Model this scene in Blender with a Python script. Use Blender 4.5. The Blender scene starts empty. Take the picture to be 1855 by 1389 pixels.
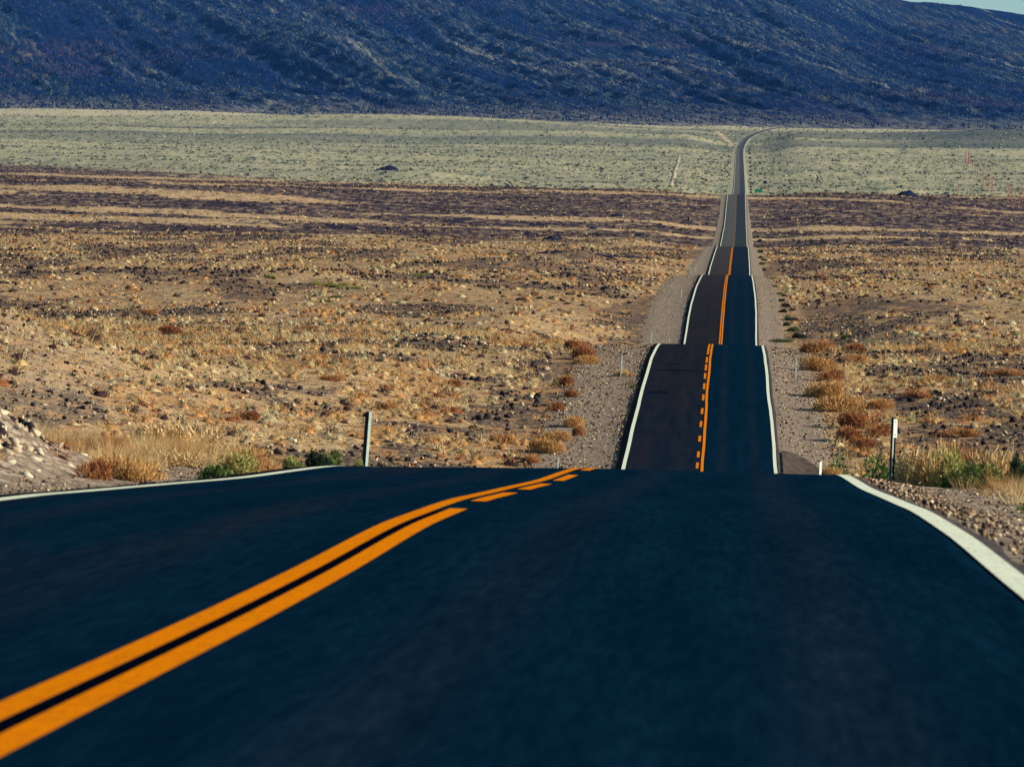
import bpy, math, random
import numpy as np
from mathutils import Vector, Matrix

# ------------------------------------------------------------------ camera, world, sun, exposure
SC = bpy.context.scene
COL = SC.collection
F = 10000.0                     # focal length in pixels of the 1855 px wide photograph
ROLL = 0.02
c0 = np.array([(1344.0 - 927.5) / F, -(500.0 - 694.5) / F, -1.0]); c0 /= np.linalg.norm(c0)
zz = np.array([math.sin(ROLL), math.cos(ROLL), 0.0]); zz -= (zz @ c0) * c0; zz /= np.linalg.norm(zz)
RM = np.array([np.cross(c0, zz), c0, zz])      # camera -> world

cam = bpy.data.cameras.new('camera')
cam.sensor_width = 36.0
cam.lens = 36.0 * F / 1855.0
cam.clip_start = 0.1
cam.clip_end = 60000.0
cam.dof.use_dof = True
cam.dof.focus_distance = 420.0
cam.dof.aperture_fstop = 11.0
camo = bpy.data.objects.new('camera', cam)
COL.objects.link(camo)
camo.matrix_world = Matrix([[*RM[0], 0], [*RM[1], 0], [*RM[2], 0], [0, 0, 0, 1]])
SC.camera = camo

SUN_EL, SUN_AZ = 21.0, 94.0     # azimuth from +Y (down the road) towards +X (the right)
world = bpy.data.worlds.new('World'); SC.world = world; world.use_nodes = True
wn = world.node_tree; wn.nodes.clear()
sky = wn.nodes.new('ShaderNodeTexSky'); sky.sky_type = 'NISHITA'; sky.sun_disc = False
sky.sun_elevation = math.radians(SUN_EL); sky.sun_rotation = math.radians(SUN_AZ)
sky.altitude = 1500; sky.air_density = 1.0; sky.dust_density = 0.6; sky.ozone_density = 2.0
bg = wn.nodes.new('ShaderNodeBackground'); bg.inputs['Strength'].default_value = 0.06
wo = wn.nodes.new('ShaderNodeOutputWorld')
tn = wn.nodes.new('ShaderNodeMix'); tn.data_type = 'RGBA'; tn.blend_type = 'MULTIPLY'; tn.inputs[0].default_value = 1.0; tn.inputs[7].default_value = (0.84, 1.0, 0.93, 1)
wn.links.new(sky.outputs[0], tn.inputs[6]); wn.links.new(tn.outputs[2], bg.inputs[0]); wn.links.new(bg.outputs[0], wo.inputs[0])

sl = bpy.data.lights.new('sun', 'SUN'); sl.energy = 5.0; sl.angle = math.radians(0.53); sl.color = (1.0, 0.88, 0.70)
sun = bpy.data.objects.new('sun', sl); COL.objects.link(sun)
sd = Vector((math.sin(math.radians(SUN_AZ)) * math.cos(math.radians(SUN_EL)),
             math.cos(math.radians(SUN_AZ)) * math.cos(math.radians(SUN_EL)), math.sin(math.radians(SUN_EL))))
sun.rotation_euler = sd.to_track_quat('Z', 'Y').to_euler()
vs = SC.view_settings
vs.view_transform = 'Standard'; vs.look = 'None'; vs.gamma = 1.0; vs.use_curve_mapping = False; vs.exposure = 0.85
SC.cycles.volume_bounces = 0
SC.cycles.max_bounces = 5
SC.cycles.volume_max_steps = 64

# ------------------------------------------------------------------ helpers
rng = np.random.default_rng(7)
random.seed(7)

def tag(o, label=None, cat=None, group=None, kind=None):
    if label: o['label'] = label
    if cat: o['category'] = cat
    if group: o['group'] = group
    if kind: o['kind'] = kind
    return o

def ray(u, v):
    w = RM @ np.array([(u - 927.5) / F, -(v - 694.5) / F, -1.0])
    return w / w[1]

def hash2(ix, iy, seed):
    h = (ix.astype(np.int64) * 374761393 + iy.astype(np.int64) * 668265263 + seed * 1442695041) & 0xffffffff
    h = ((h ^ (h >> 13)) * 1274126177) & 0xffffffff
    h = (h ^ (h >> 16)) & 0xffff
    return h / 65535.0

def vnoise(x, y, seed=0):
    x = np.asarray(x, float); y = np.asarray(y, float)
    xi = np.floor(x); yi = np.floor(y); fx = x - xi; fy = y - yi
    fx = fx * fx * (3 - 2 * fx); fy = fy * fy * (3 - 2 * fy)
    a = hash2(xi, yi, seed); b = hash2(xi + 1, yi, seed); c = hash2(xi, yi + 1, seed); d = hash2(xi + 1, yi + 1, seed)
    return (a + (b - a) * fx + (c - a) * fy + (a - b - c + d) * fx * fy) * 2 - 1

def fbm(x, y, seed=0, octv=4, gain=0.5):
    s = 0; a = 1.0; t = 0
    for k in range(octv):
        s = s + a * vnoise(x * 2 ** k + k * 17.3, y * 2 ** k - k * 9.1, seed + k); t += a; a *= gain
    return s / t

def sstep(a, b, x):
    t = np.clip((x - a) / (b - a), 0, 1); return t * t * (3 - 2 * t)

def pchip(xs, ys):
    xs = np.array(xs, float); ys = np.array(ys, float)
    h = np.diff(xs); m = np.diff(ys) / h
    d = np.zeros_like(xs)
    for i in range(1, len(xs) - 1):
        if m[i - 1] * m[i] > 0:
            w1 = 2 * h[i] + h[i - 1]; w2 = h[i] + 2 * h[i - 1]
            d[i] = (w1 + w2) / (w1 / m[i - 1] + w2 / m[i])
    d[0] = m[0]; d[-1] = m[-1]
    def f(x):
        x = np.asarray(x, float)
        i = np.clip(np.searchsorted(xs, x) - 1, 0, len(xs) - 2)
        t = (x - xs[i]) / h[i]
        t = np.where(x > xs[-1], 1 + (x - xs[-1]) / h[-1], t)
        tt = np.clip(t, 0, 1)
        r = (ys[i] * (1 + 2 * tt) * (1 - tt) ** 2 + d[i] * h[i] * tt * (1 - tt) ** 2
             + ys[i + 1] * tt * tt * (3 - 2 * tt) + d[i + 1] * h[i] * tt * tt * (tt - 1))
        return r + np.where(t > 1, (x - xs[-1]) * d[-1], 0)
    return f

# ------------------------------------------------------------------ the lie of the land (metres, eye at the origin)
PROF = [(-60, -0.45), (0, -1.13), (16.5, -1.404), (21.1, -1.486), (24.5, -1.543), (29.2, -1.61), (36.2, -1.69), (40, -1.765), (45.5, -1.89), (48.6, -1.98), (55.4, -2.175), (65.4, -2.46), (72, -2.62), (79, -2.80), (85, -3.01), (92, -3.29), (100, -3.80),
        (120, -5.2), (150, -7.6), (190, -9.9), (225, -10.3), (262, -9.22), (287, -7.85), (311, -6.90), (342, -5.62), (359, -5.14),
        (388, -4.84), (400, -5.02), (440, -6.2), (490, -8.2), (520, -8.3), (558, -6.80), (605, -3.85), (666, -2.05), (745, -0.65), (825, 0.13), (845, 0.14),
        (900, -1.3), (940, -1.2), (981, 0.48), (1100, 3.2), (1345, 7.16), (1365, 7.2), (1430, 6.3), (1513, 8.5), (1600, 10.6), (1729, 14.05), (1760, 14.4), (1860, 17.6), (2343, 34.5),
        (2380, 34.9), (2500, 33.2), (2800, 35.0), (3300, 49.2), (4275, 81.0), (5591, 129.4), (6450, 166.0), (7050, 190.0), (7300, 193.5), (8000, 196), (9200, 225)]
P = pchip(*zip(*PROF))
SIDE = [(-60, -0.45), (0, -1.13), (24, -1.53), (44, -1.85), (65, -2.44), (85, -2.99), (105, -3.80), (150, -6.6), (190, -8.6), (225, -9.3), (262, -8.75), (300, -7.05), (342, -5.45), (388, -4.72), (430, -4.95), (470, -5.3), (510, -5.25), (558, -4.5), (605, -3.2),
        (666, -1.55), (825, 0.4), (900, 1.0), (981, 2.0), (1100, 4.0), (1345, 7.4), (1430, 8.6), (1513, 10.2), (1729, 14.9), (2343, 34.8),
        (2700, 40.5), (3000, 45.5), (3300, 51.5), (4275, 83.0), (5591, 132.0), (6450, 167.0), (7050, 190.0), (7300, 194.0), (8000, 199), (9200, 228)]
S = pchip(*zip(*SIDE))
a1, a2, a3 = ray(1345, 262), ray(1368, 246), ray(1407, 232)
XCP = [(-60, -2.2), (0, -2.2), (85, -2.2), (262, -1.85), (342, -2.0), (388, -2.05), (605, -2.0), (825, -2.15), (1345, -2.3), (1729, -2.45), (2343, -2.9), (3300, -2.6),
       (4275, -3.4), (5400, -4.6), (5950, a1[0] * 5950 + 1), (6450, a2[0] * 6450), (6850, a3[0] * 6850), (7100, a3[0] * 7100 + 32), (7600, 240), (8300, 560)]
XC = pchip(*zip(*XCP))

HILLS = [(-50, 280, 19, 44, 6.6), (-76, 330, 22, 50, 4.0), (-24, 330, 7, 30, 0.5),
         (22, 240, 9, 40, 0.8), (-36, 840, 12, 20, 1.7), (-30, 1010, 10, 22, 1.8), (-60, 1000, 14, 16, 1.6),
         (-23, 1250, 10, 20, 2.0), (90, 3350, 22, 60, 3.5), (-210, 3600, 30, 80, 5.5), (-620, 6500, 300, 240, 6), (420, 6050, 330, 260, 15), (-330, 6350, 260, 120, 12), (-260, 5850, 330, 110, 7), (-760, 6900, 240, 150, 5), (230, 5300, 240, 90, 5)]

def zt(X, d):
    X = np.asarray(X, float); d = np.asarray(d, float)
    u = X - XC(d); au = np.abs(u)
    p = P(d)
    b0 = 6.2 + 0.0016 * np.maximum(d, 0); b1 = b0 + 12.0 + 0.006 * np.maximum(d, 0)
    k = sstep(b0, b1, au)
    dd = np.maximum(d, 1)
    s = S(d + 14 * np.sin(X / 37.0 + 1) * sstep(0, 60, au) * sstep(150, 500, d))
    n = (0.10 + 0.10 * sstep(150, 300, d)) * fbm(X / 1.6, d / 2.6, 3, 4, 0.6) + 0.28 * fbm(X / 7, d / 12, 5, 3) * sstep(60, 200, d) \
        + 0.75 * fbm(X / 30, d / 45, 11, 3) * sstep(150, 700, d) + 1.1 * fbm(X / 90, d / 42, 21, 2) * sstep(1000, 1600, d) \
        + 2.2 * fbm(X / 400, d / 130, 31, 3) * sstep(2600, 4000, d) + 5.0 * fbm(X / 700, d / 330, 33, 2) * sstep(5000, 6200, d) * (1 - sstep(6900, 7200, d))
    h = 0
    for hx, hd, sx, sy, am in HILLS:
        h = h + am * np.exp(-((X - hx) / sx) ** 2 - ((d - hd) / sy) ** 2)
    # a cut bank, steep towards the road, left of it near the first dip
    z = p * (1 - k) + (s + n + h) * k
    z = z - 0.16 * sstep(3.9, 5.2, au) * (1 - k) - 0.13 - 0.02 * sstep(800, 3000, d)                     # the formation slopes away from the paving
    z = z + 0.05 * fbm(X / 0.5, d / 0.8, 8, 2) * sstep(4.6, 5.4, au) * (1 - sstep(120, 300, d))
    h1 = 0.95 * np.exp(-(np.maximum(X + 10.6, 0) / 1.25) ** 2 - (np.minimum(X + 10.6, 0) / 7) ** 2 - ((d - 73) / 9) ** 2) * (1 + 0.5 * fbm(X / 0.8, d / 1.6, 66, 3)) \
        + 0.85 * np.exp(-(np.maximum(X + 11, 0) / 3.4) ** 2 - (np.minimum(X + 11, 0) / 9) ** 2 - ((d - 106) / 11) ** 2)   # spoil heap and grassy bank by the near crest
    return z + h1 * sstep(4.6, 7, au) + np.clip(u, 0, 7) * (0.007 * (1 - sstep(70, 110, d)) + 0.0095 * (1 - sstep(25, 38, d)))

def stony(X, d):
    """how stony the ground is: positive in the drifts and bands of dark broken rock"""
    X = np.asarray(X, float); d = np.asarray(d, float)
    a = fbm(X / 5.5, d / 15, 33, 4) - 0.02
    b = fbm(X / 11, d / 42, 34, 4) - 0.02
    dk = d + 0.95 * X * sstep(1000, 2200, d) + 25 * fbm(X / 150, d / 200, 37, 2)
    c = fbm(X / 210, dk / 62, 35, 4, 0.55) + 0.17 + 0.06 * fbm(X / 20, dk / 25, 36, 2)
    k1 = sstep(470, 560, d); k2 = sstep(1180, 1420, dk)
    a = a - 0.6 * np.exp(-((X + 48) / 18) ** 2 - ((d - 275) / 40) ** 2)
    b = b - 0.09 * sstep(520, 700, d) * (1 - sstep(1050, 1250, d)) * sstep(0.0, 0.3, 0.3 + fbm(X / 60, d / 150, 38, 2))
    return (a * (1 - k1) + b * k1) * (1 - k2) + c * k2

def crown(U, d):
    """cross fall of the paving; the near right lane is almost level"""
    return np.where(U > 0, (-0.012 + 0.007 * (1 - sstep(70, 110, d)) + 0.0095 * (1 - sstep(25, 38, d))) * U, 0.012 * U)

def at(u, v, dmin=18.0, dmax=8600.0, lift=0.0):
    r = ray(u, v)
    d = np.geomspace(dmin, dmax, 5000)
    g = zt(r[0] * d, d) + lift - r[2] * d
    i = np.argmax(g > 0)
    if g[i] <= 0: i = len(d) - 1
    if i > 0:
        t = min(1.0, max(0.0, -g[i - 1] / (g[i] - g[i - 1] + 1e-12))); dd = d[i - 1] + t * (d[i] - d[i - 1])
    else: dd = d[0]
    X = r[0] * dd
    return float(X), float(dd), float(zt(X, dd))

def top_height(u, v, d, zbase):
    return float(ray(u, v)[2] * d - zbase)

# ------------------------------------------------------------------ material helper
class NT:
    def __init__(s, name, rough=0.9, spec=0.1):
        s.m = bpy.data.materials.new(name); s.m.use_nodes = True
        s.t = s.m.node_tree; s.b = s.t.nodes['Principled BSDF']
        s.b.inputs['Roughness'].default_value = rough; s.b.inputs['Specular IOR Level'].default_value = spec
        s.co = None
    def n(s, t, **kw):
        x = s.t.nodes.new(t)
        for k, v in kw.items(): setattr(x, k, v)
        return x
    def l(s, a, b): s.t.links.new(a, b)
    def inp(s, sock, v):
        if hasattr(v, 'is_output') or isinstance(v, bpy.types.NodeSocket): s.l(v, sock)
        else: sock.default_value = v if not isinstance(v, tuple) or len(v) != 3 or sock.type != 'RGBA' else (*v, 1)
    def coords(s, which='Object', scale=(1, 1, 1), rot=0.0):
        tc = s.n('ShaderNodeTexCoord'); mp = s.n('ShaderNodeMapping')
        s.l(tc.outputs[which], mp.inputs[0]); mp.inputs['Scale'].default_value = scale; mp.inputs['Rotation'].default_value = (0, 0, rot)
        return mp.outputs[0]
    def noise(s, scale, detail=4, rough=0.55, vec=None, dist=0.0):
        x = s.n('ShaderNodeTexNoise'); x.inputs['Scale'].default_value = scale; x.inputs['Detail'].default_value = detail
        x.inputs['Roughness'].default_value = rough; x.inputs['Distortion'].default_value = dist
        s.l(vec if vec is not None else s.base(), x.inputs['Vector']); return x.outputs['Fac']
    def voro(s, scale, vec=None, out='Distance', feature='F1'):
        x = s.n('ShaderNodeTexVoronoi', feature=feature); x.inputs['Scale'].default_value = scale
        s.l(vec if vec is not None else s.base(), x.inputs['Vector']); return x.outputs[out]
    def base(s):
        if s.co is None: s.co = s.coords()
        return s.co
    def ramp(s, fac, stops, interp='LINEAR'):
        x = s.n('ShaderNodeValToRGB'); cr = x.color_ramp; cr.interpolation = interp
        while len(cr.elements) > 1: cr.elements.remove(cr.elements[0])
        cr.elements[0].position = stops[0][0]; cr.elements[0].color = (*stops[0][1], 1)
        for p, c in stops[1:]:
            e = cr.elements.new(p); e.color = (*c, 1)
        s.l(fac, x.inputs[0]); return x.outputs[0]
    def step(s, fac, a, b, lo=0.0, hi=1.0):
        x = s.n('ShaderNodeMapRange', interpolation_type='SMOOTHSTEP')
        s.l(fac, x.inputs[0])
        for i, v in enumerate((a, b, lo, hi)): x.inputs[i + 1].default_value = v
        return x.outputs[0]
    def math(s, op, a, b=0.0):
        x = s.n('ShaderNodeMath', operation=op); s.inp(x.inputs[0], a); s.inp(x.inputs[1], b); return x.outputs[0]
    def mix(s, fac, a, b, mode='MIX'):
        x = s.n('ShaderNodeMix', data_type='RGBA', blend_type=mode); s.inp(x.inputs[0], fac)
        s.inp(x.inputs[6], a); s.inp(x.inputs[7], b); return x.outputs[2]
    def color(s, c): s.inp(s.b.inputs['Base Color'], c)
    def bump(s, h, strength, dist):
        x = s.n('ShaderNodeBump'); x.inputs['Strength'].default_value = strength; x.inputs['Distance'].default_value = dist
        s.l(h, x.inputs['Height']); s.l(x.outputs[0], s.b.inputs['Normal'])
    def axis(s, i, which='Object'):
        tc = s.n('ShaderNodeTexCoord'); sp = s.n('ShaderNodeSeparateXYZ'); s.l(tc.outputs[which], sp.inputs[0]); return sp.outputs[i]

def flat(name, c, rough=0.6, spec=0.2, metal=0.0, var=0.25, scale=6.0):
    m = NT(name, rough, spec); m.b.inputs['Metallic'].default_value = metal
    n = m.noise(scale, 5); lo = tuple(x * (1 - var) for x in c); hi = tuple(min(1, x * (1 + var)) for x in c)
    m.color(m.ramp(n, [(0.3, lo), (0.7, hi)])); return m.m

def attr_mat(name, rough=0.9, trans=0.0):
    m = NT(name, rough, 0.05); a = m.n('ShaderNodeAttribute', attribute_name='tint'); col = a.outputs['Color']
    n = m.noise(3.0, 2); col = m.mix(1.0, col, m.ramp(n, [(0.3, (0.8, 0.8, 0.8)), (0.7, (1.2, 1.2, 1.2))]), 'MULTIPLY')
    m.color(col)
    if trans:
        t = m.n('ShaderNodeBsdfTranslucent'); m.l(col, t.inputs[0]); mx = m.n('ShaderNodeMixShader'); mx.inputs[0].default_value = trans
        out = m.t.nodes['Material Output']; m.l(m.b.outputs[0], mx.inputs[1]); m.l(t.outputs[0], mx.inputs[2]); m.l(mx.outputs[0], out.inputs[0])
    return m.m

# ------------------------------------------------------------------ mesh helpers
def mesh_tris(name, verts, tris, mat, col=None, smooth=False):
    me = bpy.data.meshes.new(name)
    verts = np.asarray(verts, np.float32).reshape(-1, 3); tris = np.asarray(tris, np.int32)
    nf, k = tris.shape
    me.vertices.add(len(verts)); me.vertices.foreach_set('co', verts.ravel())
    me.loops.add(nf * k); me.loops.foreach_set('vertex_index', tris.ravel())
    me.polygons.add(nf); me.polygons.foreach_set('loop_start', np.arange(0, nf * k, k, dtype=np.int32))
    if smooth: me.polygons.foreach_set('use_smooth', np.ones(nf, bool))
    if col is not None:
        at_ = me.attributes.new('tint', 'FLOAT_COLOR', 'POINT')
        c = np.ones((len(verts), 4), np.float32); c[:, :3] = col; at_.data.foreach_set('color', c.ravel())
    if mat: me.materials.append(mat)
    me.update(calc_edges=True)
    return me

def obj(name, me, parent=None, loc=(0, 0, 0)):
    o = bpy.data.objects.new(name, me); COL.objects.link(o); o.location = loc
    if parent: o.parent = parent
    return o

def grid_mesh(name, V, mat, uv=None, smooth=True):
    r, c = V.shape[:2]
    i = np.arange(r * c).reshape(r, c)
    q = np.stack([i[:-1, :-1], i[:-1, 1:], i[1:, 1:], i[1:, :-1]], -1).reshape(-1, 4)
    me = mesh_tris(name, V.reshape(-1, 3), q, mat, smooth=smooth)
    if uv is not None:
        l = me.uv_layers.new(name='UVMap'); l.data.foreach_set('uv', uv.reshape(-1, 2)[q.ravel()].astype(np.float32).ravel())
    return me

class MB:
    """collects boxes and tubes, builds one mesh"""
    def __init__(s): s.v = []; s.f = []
    def box(s, x0, x1, y0, y1, z0, z1, bev=0.0):
        b = len(s.v)
        s.v += [(x, y, z) for z in (z0, z1) for (x, y) in ((x0, y0), (x1, y0), (x1, y1), (x0, y1))]
        s.f += [tuple(b + k for k in q) for q in ((3, 2, 1, 0), (4, 5, 6, 7), (0, 1, 5, 4), (1, 2, 6, 5), (2, 3, 7, 6), (3, 0, 4, 7))]
    def tube(s, p, q, r0, r1, n=8):
        p = Vector(p); q = Vector(q); d = (q - p).normalized(); a = d.orthogonal().normalized(); c = d.cross(a); b = len(s.v)
        for (o, r) in ((p, r0), (q, r1)):
            for k in range(n):
                t = 2 * math.pi * k / n; s.v.append(tuple(o + a * (r * math.cos(t)) + c * (r * math.sin(t))))
        for k in range(n): s.f.append((b + k, b + (k + 1) % n, b + n + (k + 1) % n, b + n + k))
        s.f.append(tuple(b + n - 1 - k for k in range(n))); s.f.append(tuple(b + n + k for k in range(n)))
    def prism(s, poly, z0, z1, axis='z'):
        b = len(s.v); n = len(poly)
        for z in (z0, z1):
            for (x, y) in poly: s.v.append((x, y, z) if axis == 'z' else (z, x, y))
        for k in range(n): s.f.append((b + k, b + (k + 1) % n, b + n + (k + 1) % n, b + n + k))
        s.f.append(tuple(b + n - 1 - k for k in range(n))); s.f.append(tuple(b + n + k for k in range(n)))
    def mesh(s, name, mat):
        me = bpy.data.meshes.new(name); me.from_pydata(s.v, [], s.f); me.materials.append(mat); me.update(); return me

# ------------------------------------------------------------------ materials
def ground_material():
    m = NT('desert_ground', 0.95, 0.05)
    Y = m.axis(1); X = m.axis(0)
    big = m.noise(0.035, 4, 0.6); mid = m.noise(0.16, 5, 0.65); fine = m.noise(1.3, 5, 0.7); tiny = m.noise(6.0, 3, 0.7)
    near = m.ramp(mid, [(0.30, (0.17, 0.12, 0.08)), (0.44, (0.38, 0.26, 0.135)), (0.58, (0.50, 0.37, 0.20)), (0.75, (0.45, 0.25, 0.10))])
    near = m.mix(m.step(fine, 0.48, 0.64, 0, 0.8), near, (0.25, 0.165, 0.105))
    sa = m.n('ShaderNodeAttribute', attribute_name='stony').outputs['Fac']
    grit = m.noise(3.2, 4, 0.85, m.coords('Object', (1.0, 0.5, 1.0)))
    gritc = m.ramp(grit, [(0.44, (0.018, 0.016, 0.023)), (0.53, (0.11, 0.08, 0.06)), (0.60, (0.34, 0.26, 0.17)), (0.72, (0.48, 0.40, 0.28))])
    near = m.mix(m.step(m.math('ADD', sa, m.math('MULTIPLY', m.math('SUBTRACT', fine, 0.5), 0.35)), 0.02, 0.12, 0, 0.9), near, gritc)
    near = m.mix(m.step(tiny, 0.54, 0.64, 0, 0.7), near, (0.05, 0.042, 0.05))
    spk = m.noise(1.9, 4, 0.8, m.coords('Object', (1.0, 0.45, 1.0)))
    near = m.mix(m.step(spk, 0.53, 0.59, 0, 0.85), near, (0.075, 0.05, 0.045))
    near = m.mix(m.step(m.noise(0.55, 4, 0.7, m.coords('Object', (1.0, 0.5, 1.0))), 0.49, 0.60, 0, 0.7), near, (0.42, 0.235, 0.095))
    near = m.mix(m.step(m.noise(0.8, 4, 0.75, m.coords('Object', (1.0, 0.4, 1.0))), 0.56, 0.62, 0, 0.85), near, (0.035, 0.026, 0.028))
    bandf = m.step(m.math('ADD', sa, m.math('MULTIPLY', m.math('SUBTRACT', m.noise(0.22, 4, 0.75, m.coords('Object', (1.0, 0.30, 1.0))), 0.5), 0.55)), -0.03, 0.07)
    vs_ = m.coords('Object', (1.0, 0.35, 1.0)); sp1 = m.noise(0.30, 4, 0.75, vs_)
    stony = m.ramp(sp1, [(0.40, (0.020, 0.016, 0.030)), (0.50, (0.062, 0.044, 0.048)), (0.60, (0.30, 0.21, 0.135))])
    stony = m.mix(m.step(m.math('ABSOLUTE', m.math('SUBTRACT', sa, 0.22)), 0.045, 0.015, 0, 0.85), stony, (0.012, 0.010, 0.026))
    warm = m.ramp(sp1, [(0.34, (0.16, 0.11, 0.09)), (0.50, (0.43, 0.30, 0.165)), (0.68, (0.52, 0.38, 0.21))])
    midc = m.mix(bandf, warm, stony)
    wob = m.noise(0.004, 3, 0.5)
    yy = m.math('ADD', m.math('ADD', Y, m.math('MULTIPLY', wob, 500.0)), m.math('MULTIPLY', X, m.step(Y, 1300, 3200, 0.3, 1.9)))
    zone1 = m.step(yy, 1080 + 250, 1560 + 250)
    c = m.mix(zone1, near, midc)
    # sage flats
    sg = m.noise(0.12, 5, 0.72, m.coords('Object', (1.0, 0.13, 1.0)))
    sage = m.ramp(sg, [(0.34, (0.11, 0.13, 0.095)), (0.45, (0.28, 0.285, 0.175)), (0.58, (0.38, 0.355, 0.225)), (0.74, (0.45, 0.40, 0.25))])
    lb = m.noise(0.0035, 4, 0.6, m.coords('Object', (0.35, 1.6, 1.0)))
    sage = m.mix(m.step(lb, 0.50, 0.60, 0, 0.35), sage, (0.13, 0.15, 0.125))
    hb_ = m.noise(0.0022, 4, 0.55, m.coords('Object', (0.22, 1.7, 1.0), rot=0.05))
    sage = m.mix(m.math('MULTIPLY', m.step(hb_, 0.48, 0.52, 0, 0.55), m.step(Y, 5000, 5700)), sage, (0.075, 0.095, 0.095))
    rd_ = m.math('MULTIPLY', m.math('MULTIPLY', m.step(X, 90, 220), m.step(m.math('ADD', Y, m.math('MULTIPLY', hb_, 500.0)), 5500, 5800)), m.step(Y, 7000, 6850))
    sage = m.mix(m.math('MULTIPLY', rd_, 0.8), sage, (0.075, 0.095, 0.095))
    sage = m.mix(m.step(m.math('ADD', Y, m.math('MULTIPLY', lb, 900.0)), 6900, 7350, 0, 0.8), sage, (0.46, 0.42, 0.28))
    zone2 = m.step(m.math('ADD', yy, m.math('MULTIPLY', m.math('SUBTRACT', sg, 0.5), 500.0)), 2800 + 250, 3000 + 250)
    c = m.mix(zone2, c, sage)
    # pale gravel of the bank and the spoil heap
    def blob(cx, cy, rx, ry, a, b):
        e = m.math('ADD', m.math('POWER', m.math('DIVIDE', m.math('SUBTRACT', X, cx), rx), 2.0), m.math('POWER', m.math('DIVIDE', m.math('SUBTRACT', Y, cy), ry), 2.0))
        return m.step(m.math('ADD', e, m.math('MULTIPLY', fine, 0.8)), b, a)
    pg = m.ramp(tiny, [(0.40, (0.07, 0.055, 0.045)), (0.52, (0.27, 0.21, 0.14)), (0.64, (0.44, 0.36, 0.25))])
    c = m.mix(blob(-12.4, 71, 3.4, 9, 0.9, 1.8), c, pg)
    c = m.mix(m.math('MULTIPLY', blob(-46, 262, 15, 42, 0.7, 2.2), 0.5), c, pg)
    m.color(c)
    m.bump(m.math('ADD', fine, m.math('MULTIPLY', tiny, 0.6)), 0.9, 0.12)
    return m.m

def gravel_material():
    m = NT('shoulder_gravel', 0.95, 0.05)
    a = m.noise(0.5, 4, 0.6); b = m.noise(3.6, 7, 0.85); v = m.voro(11.0, out='Color')
    c = m.ramp(b, [(0.36, (0.08, 0.06, 0.055)), (0.5, (0.235, 0.18, 0.125)), (0.66, (0.42, 0.34, 0.235))])
    sp = m.n('ShaderNodeSeparateColor'); m.l(v, sp.inputs[0])
    c = m.mix(m.step(sp.outputs[0], 0.70, 0.78, 0, 0.75), c, (0.055, 0.048, 0.06))
    c = m.mix(m.step(sp.outputs[1], 0.84, 0.9, 0, 0.7), c, (0.50, 0.43, 0.34))
    c = m.mix(m.step(a, 0.5, 0.7, 0, 0.5), c, (0.20, 0.155, 0.13))
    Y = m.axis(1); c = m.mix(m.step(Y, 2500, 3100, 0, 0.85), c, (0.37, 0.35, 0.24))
    m.color(c); m.bump(b, 0.8, 0.04); return m.m

def asphalt_material():
    m = NT('asphalt', 1.0, 0.0)
    uvx = m.axis(0, 'UV'); uvy = m.axis(1, 'UV')
    st = m.noise(1.0, 5, 0.6, m.coords('UV', (2.2, 0.10, 1)))
    big = m.noise(1.0, 4, 0.6, m.coords('UV', (0.5, 0.03, 1)))
    g = m.noise(38.0, 3, 0.8); g2 = m.noise(2.6, 4, 0.7)
    right = m.ramp(st, [(0.3, (0.0006, 0.0105, 0.0250)), (0.7, (0.0020, 0.0165, 0.0370))])
    left = m.ramp(st, [(0.3, (0.0075, 0.0110, 0.0180)), (0.7, (0.0190, 0.0185, 0.0230))])
    far = m.step(uvy, 120, 420)
    leftn = m.mix(far, right, left)
    leftn = m.mix(m.math('MULTIPLY', m.step(big, 0.48, 0.62, 0, 0.45), m.step(uvx, -0.2, -1.2)), leftn, (0.016, 0.015, 0.026))
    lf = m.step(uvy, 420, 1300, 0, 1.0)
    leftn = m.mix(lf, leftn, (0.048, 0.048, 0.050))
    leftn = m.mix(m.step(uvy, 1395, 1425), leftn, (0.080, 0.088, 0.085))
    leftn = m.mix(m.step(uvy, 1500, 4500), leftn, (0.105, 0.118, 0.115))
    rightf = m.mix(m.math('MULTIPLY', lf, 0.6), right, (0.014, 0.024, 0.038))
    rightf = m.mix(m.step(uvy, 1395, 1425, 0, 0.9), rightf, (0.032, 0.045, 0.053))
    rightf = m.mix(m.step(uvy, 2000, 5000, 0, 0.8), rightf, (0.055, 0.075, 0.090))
    c = m.mix(m.step(uvx, -0.05, 0.05), leftn, rightf)
    # tyre tracks polished a little lighter
    for cx in (-2.7, -1.1, 1.05, 2.6):
        t = m.step(m.math('ABSOLUTE', m.math('SUBTRACT', uvx, cx)), 0.45, 0.0, 0, 0.25)
        c = m.mix(m.math('MULTIPLY', t, st), c, (0.026, 0.024, 0.030))
    c = m.mix(m.step(m.math('ABSOLUTE', uvx), 3.66, 3.80, 0, 0.8), c, (0.050, 0.044, 0.044))
    c = m.mix(m.step(g, 0.60, 0.74, 0, 0.16), c, (0.07, 0.05, 0.06))
    c = m.mix(m.step(g2, 0.3, 0.7, 0, 0.15), c, (0.001, 0.008, 0.020))
    gr = m.noise(1.0, 4, 0.75, m.coords('UV', (16, 0.9, 1)))
    c = m.mix(1.0, c, m.ramp(gr, [(0.34, (0.62, 0.72, 0.76)), (0.5, (1, 1, 1)), (0.68, (1.8, 1.3, 1.2))]), 'MULTIPLY')
    c = m.mix(m.step(gr, 0.66, 0.76, 0, 0.25), c, (0.05, 0.03, 0.035))
    m.color(c); m.bump(g, 0.35, 0.008); return m.m

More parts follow.
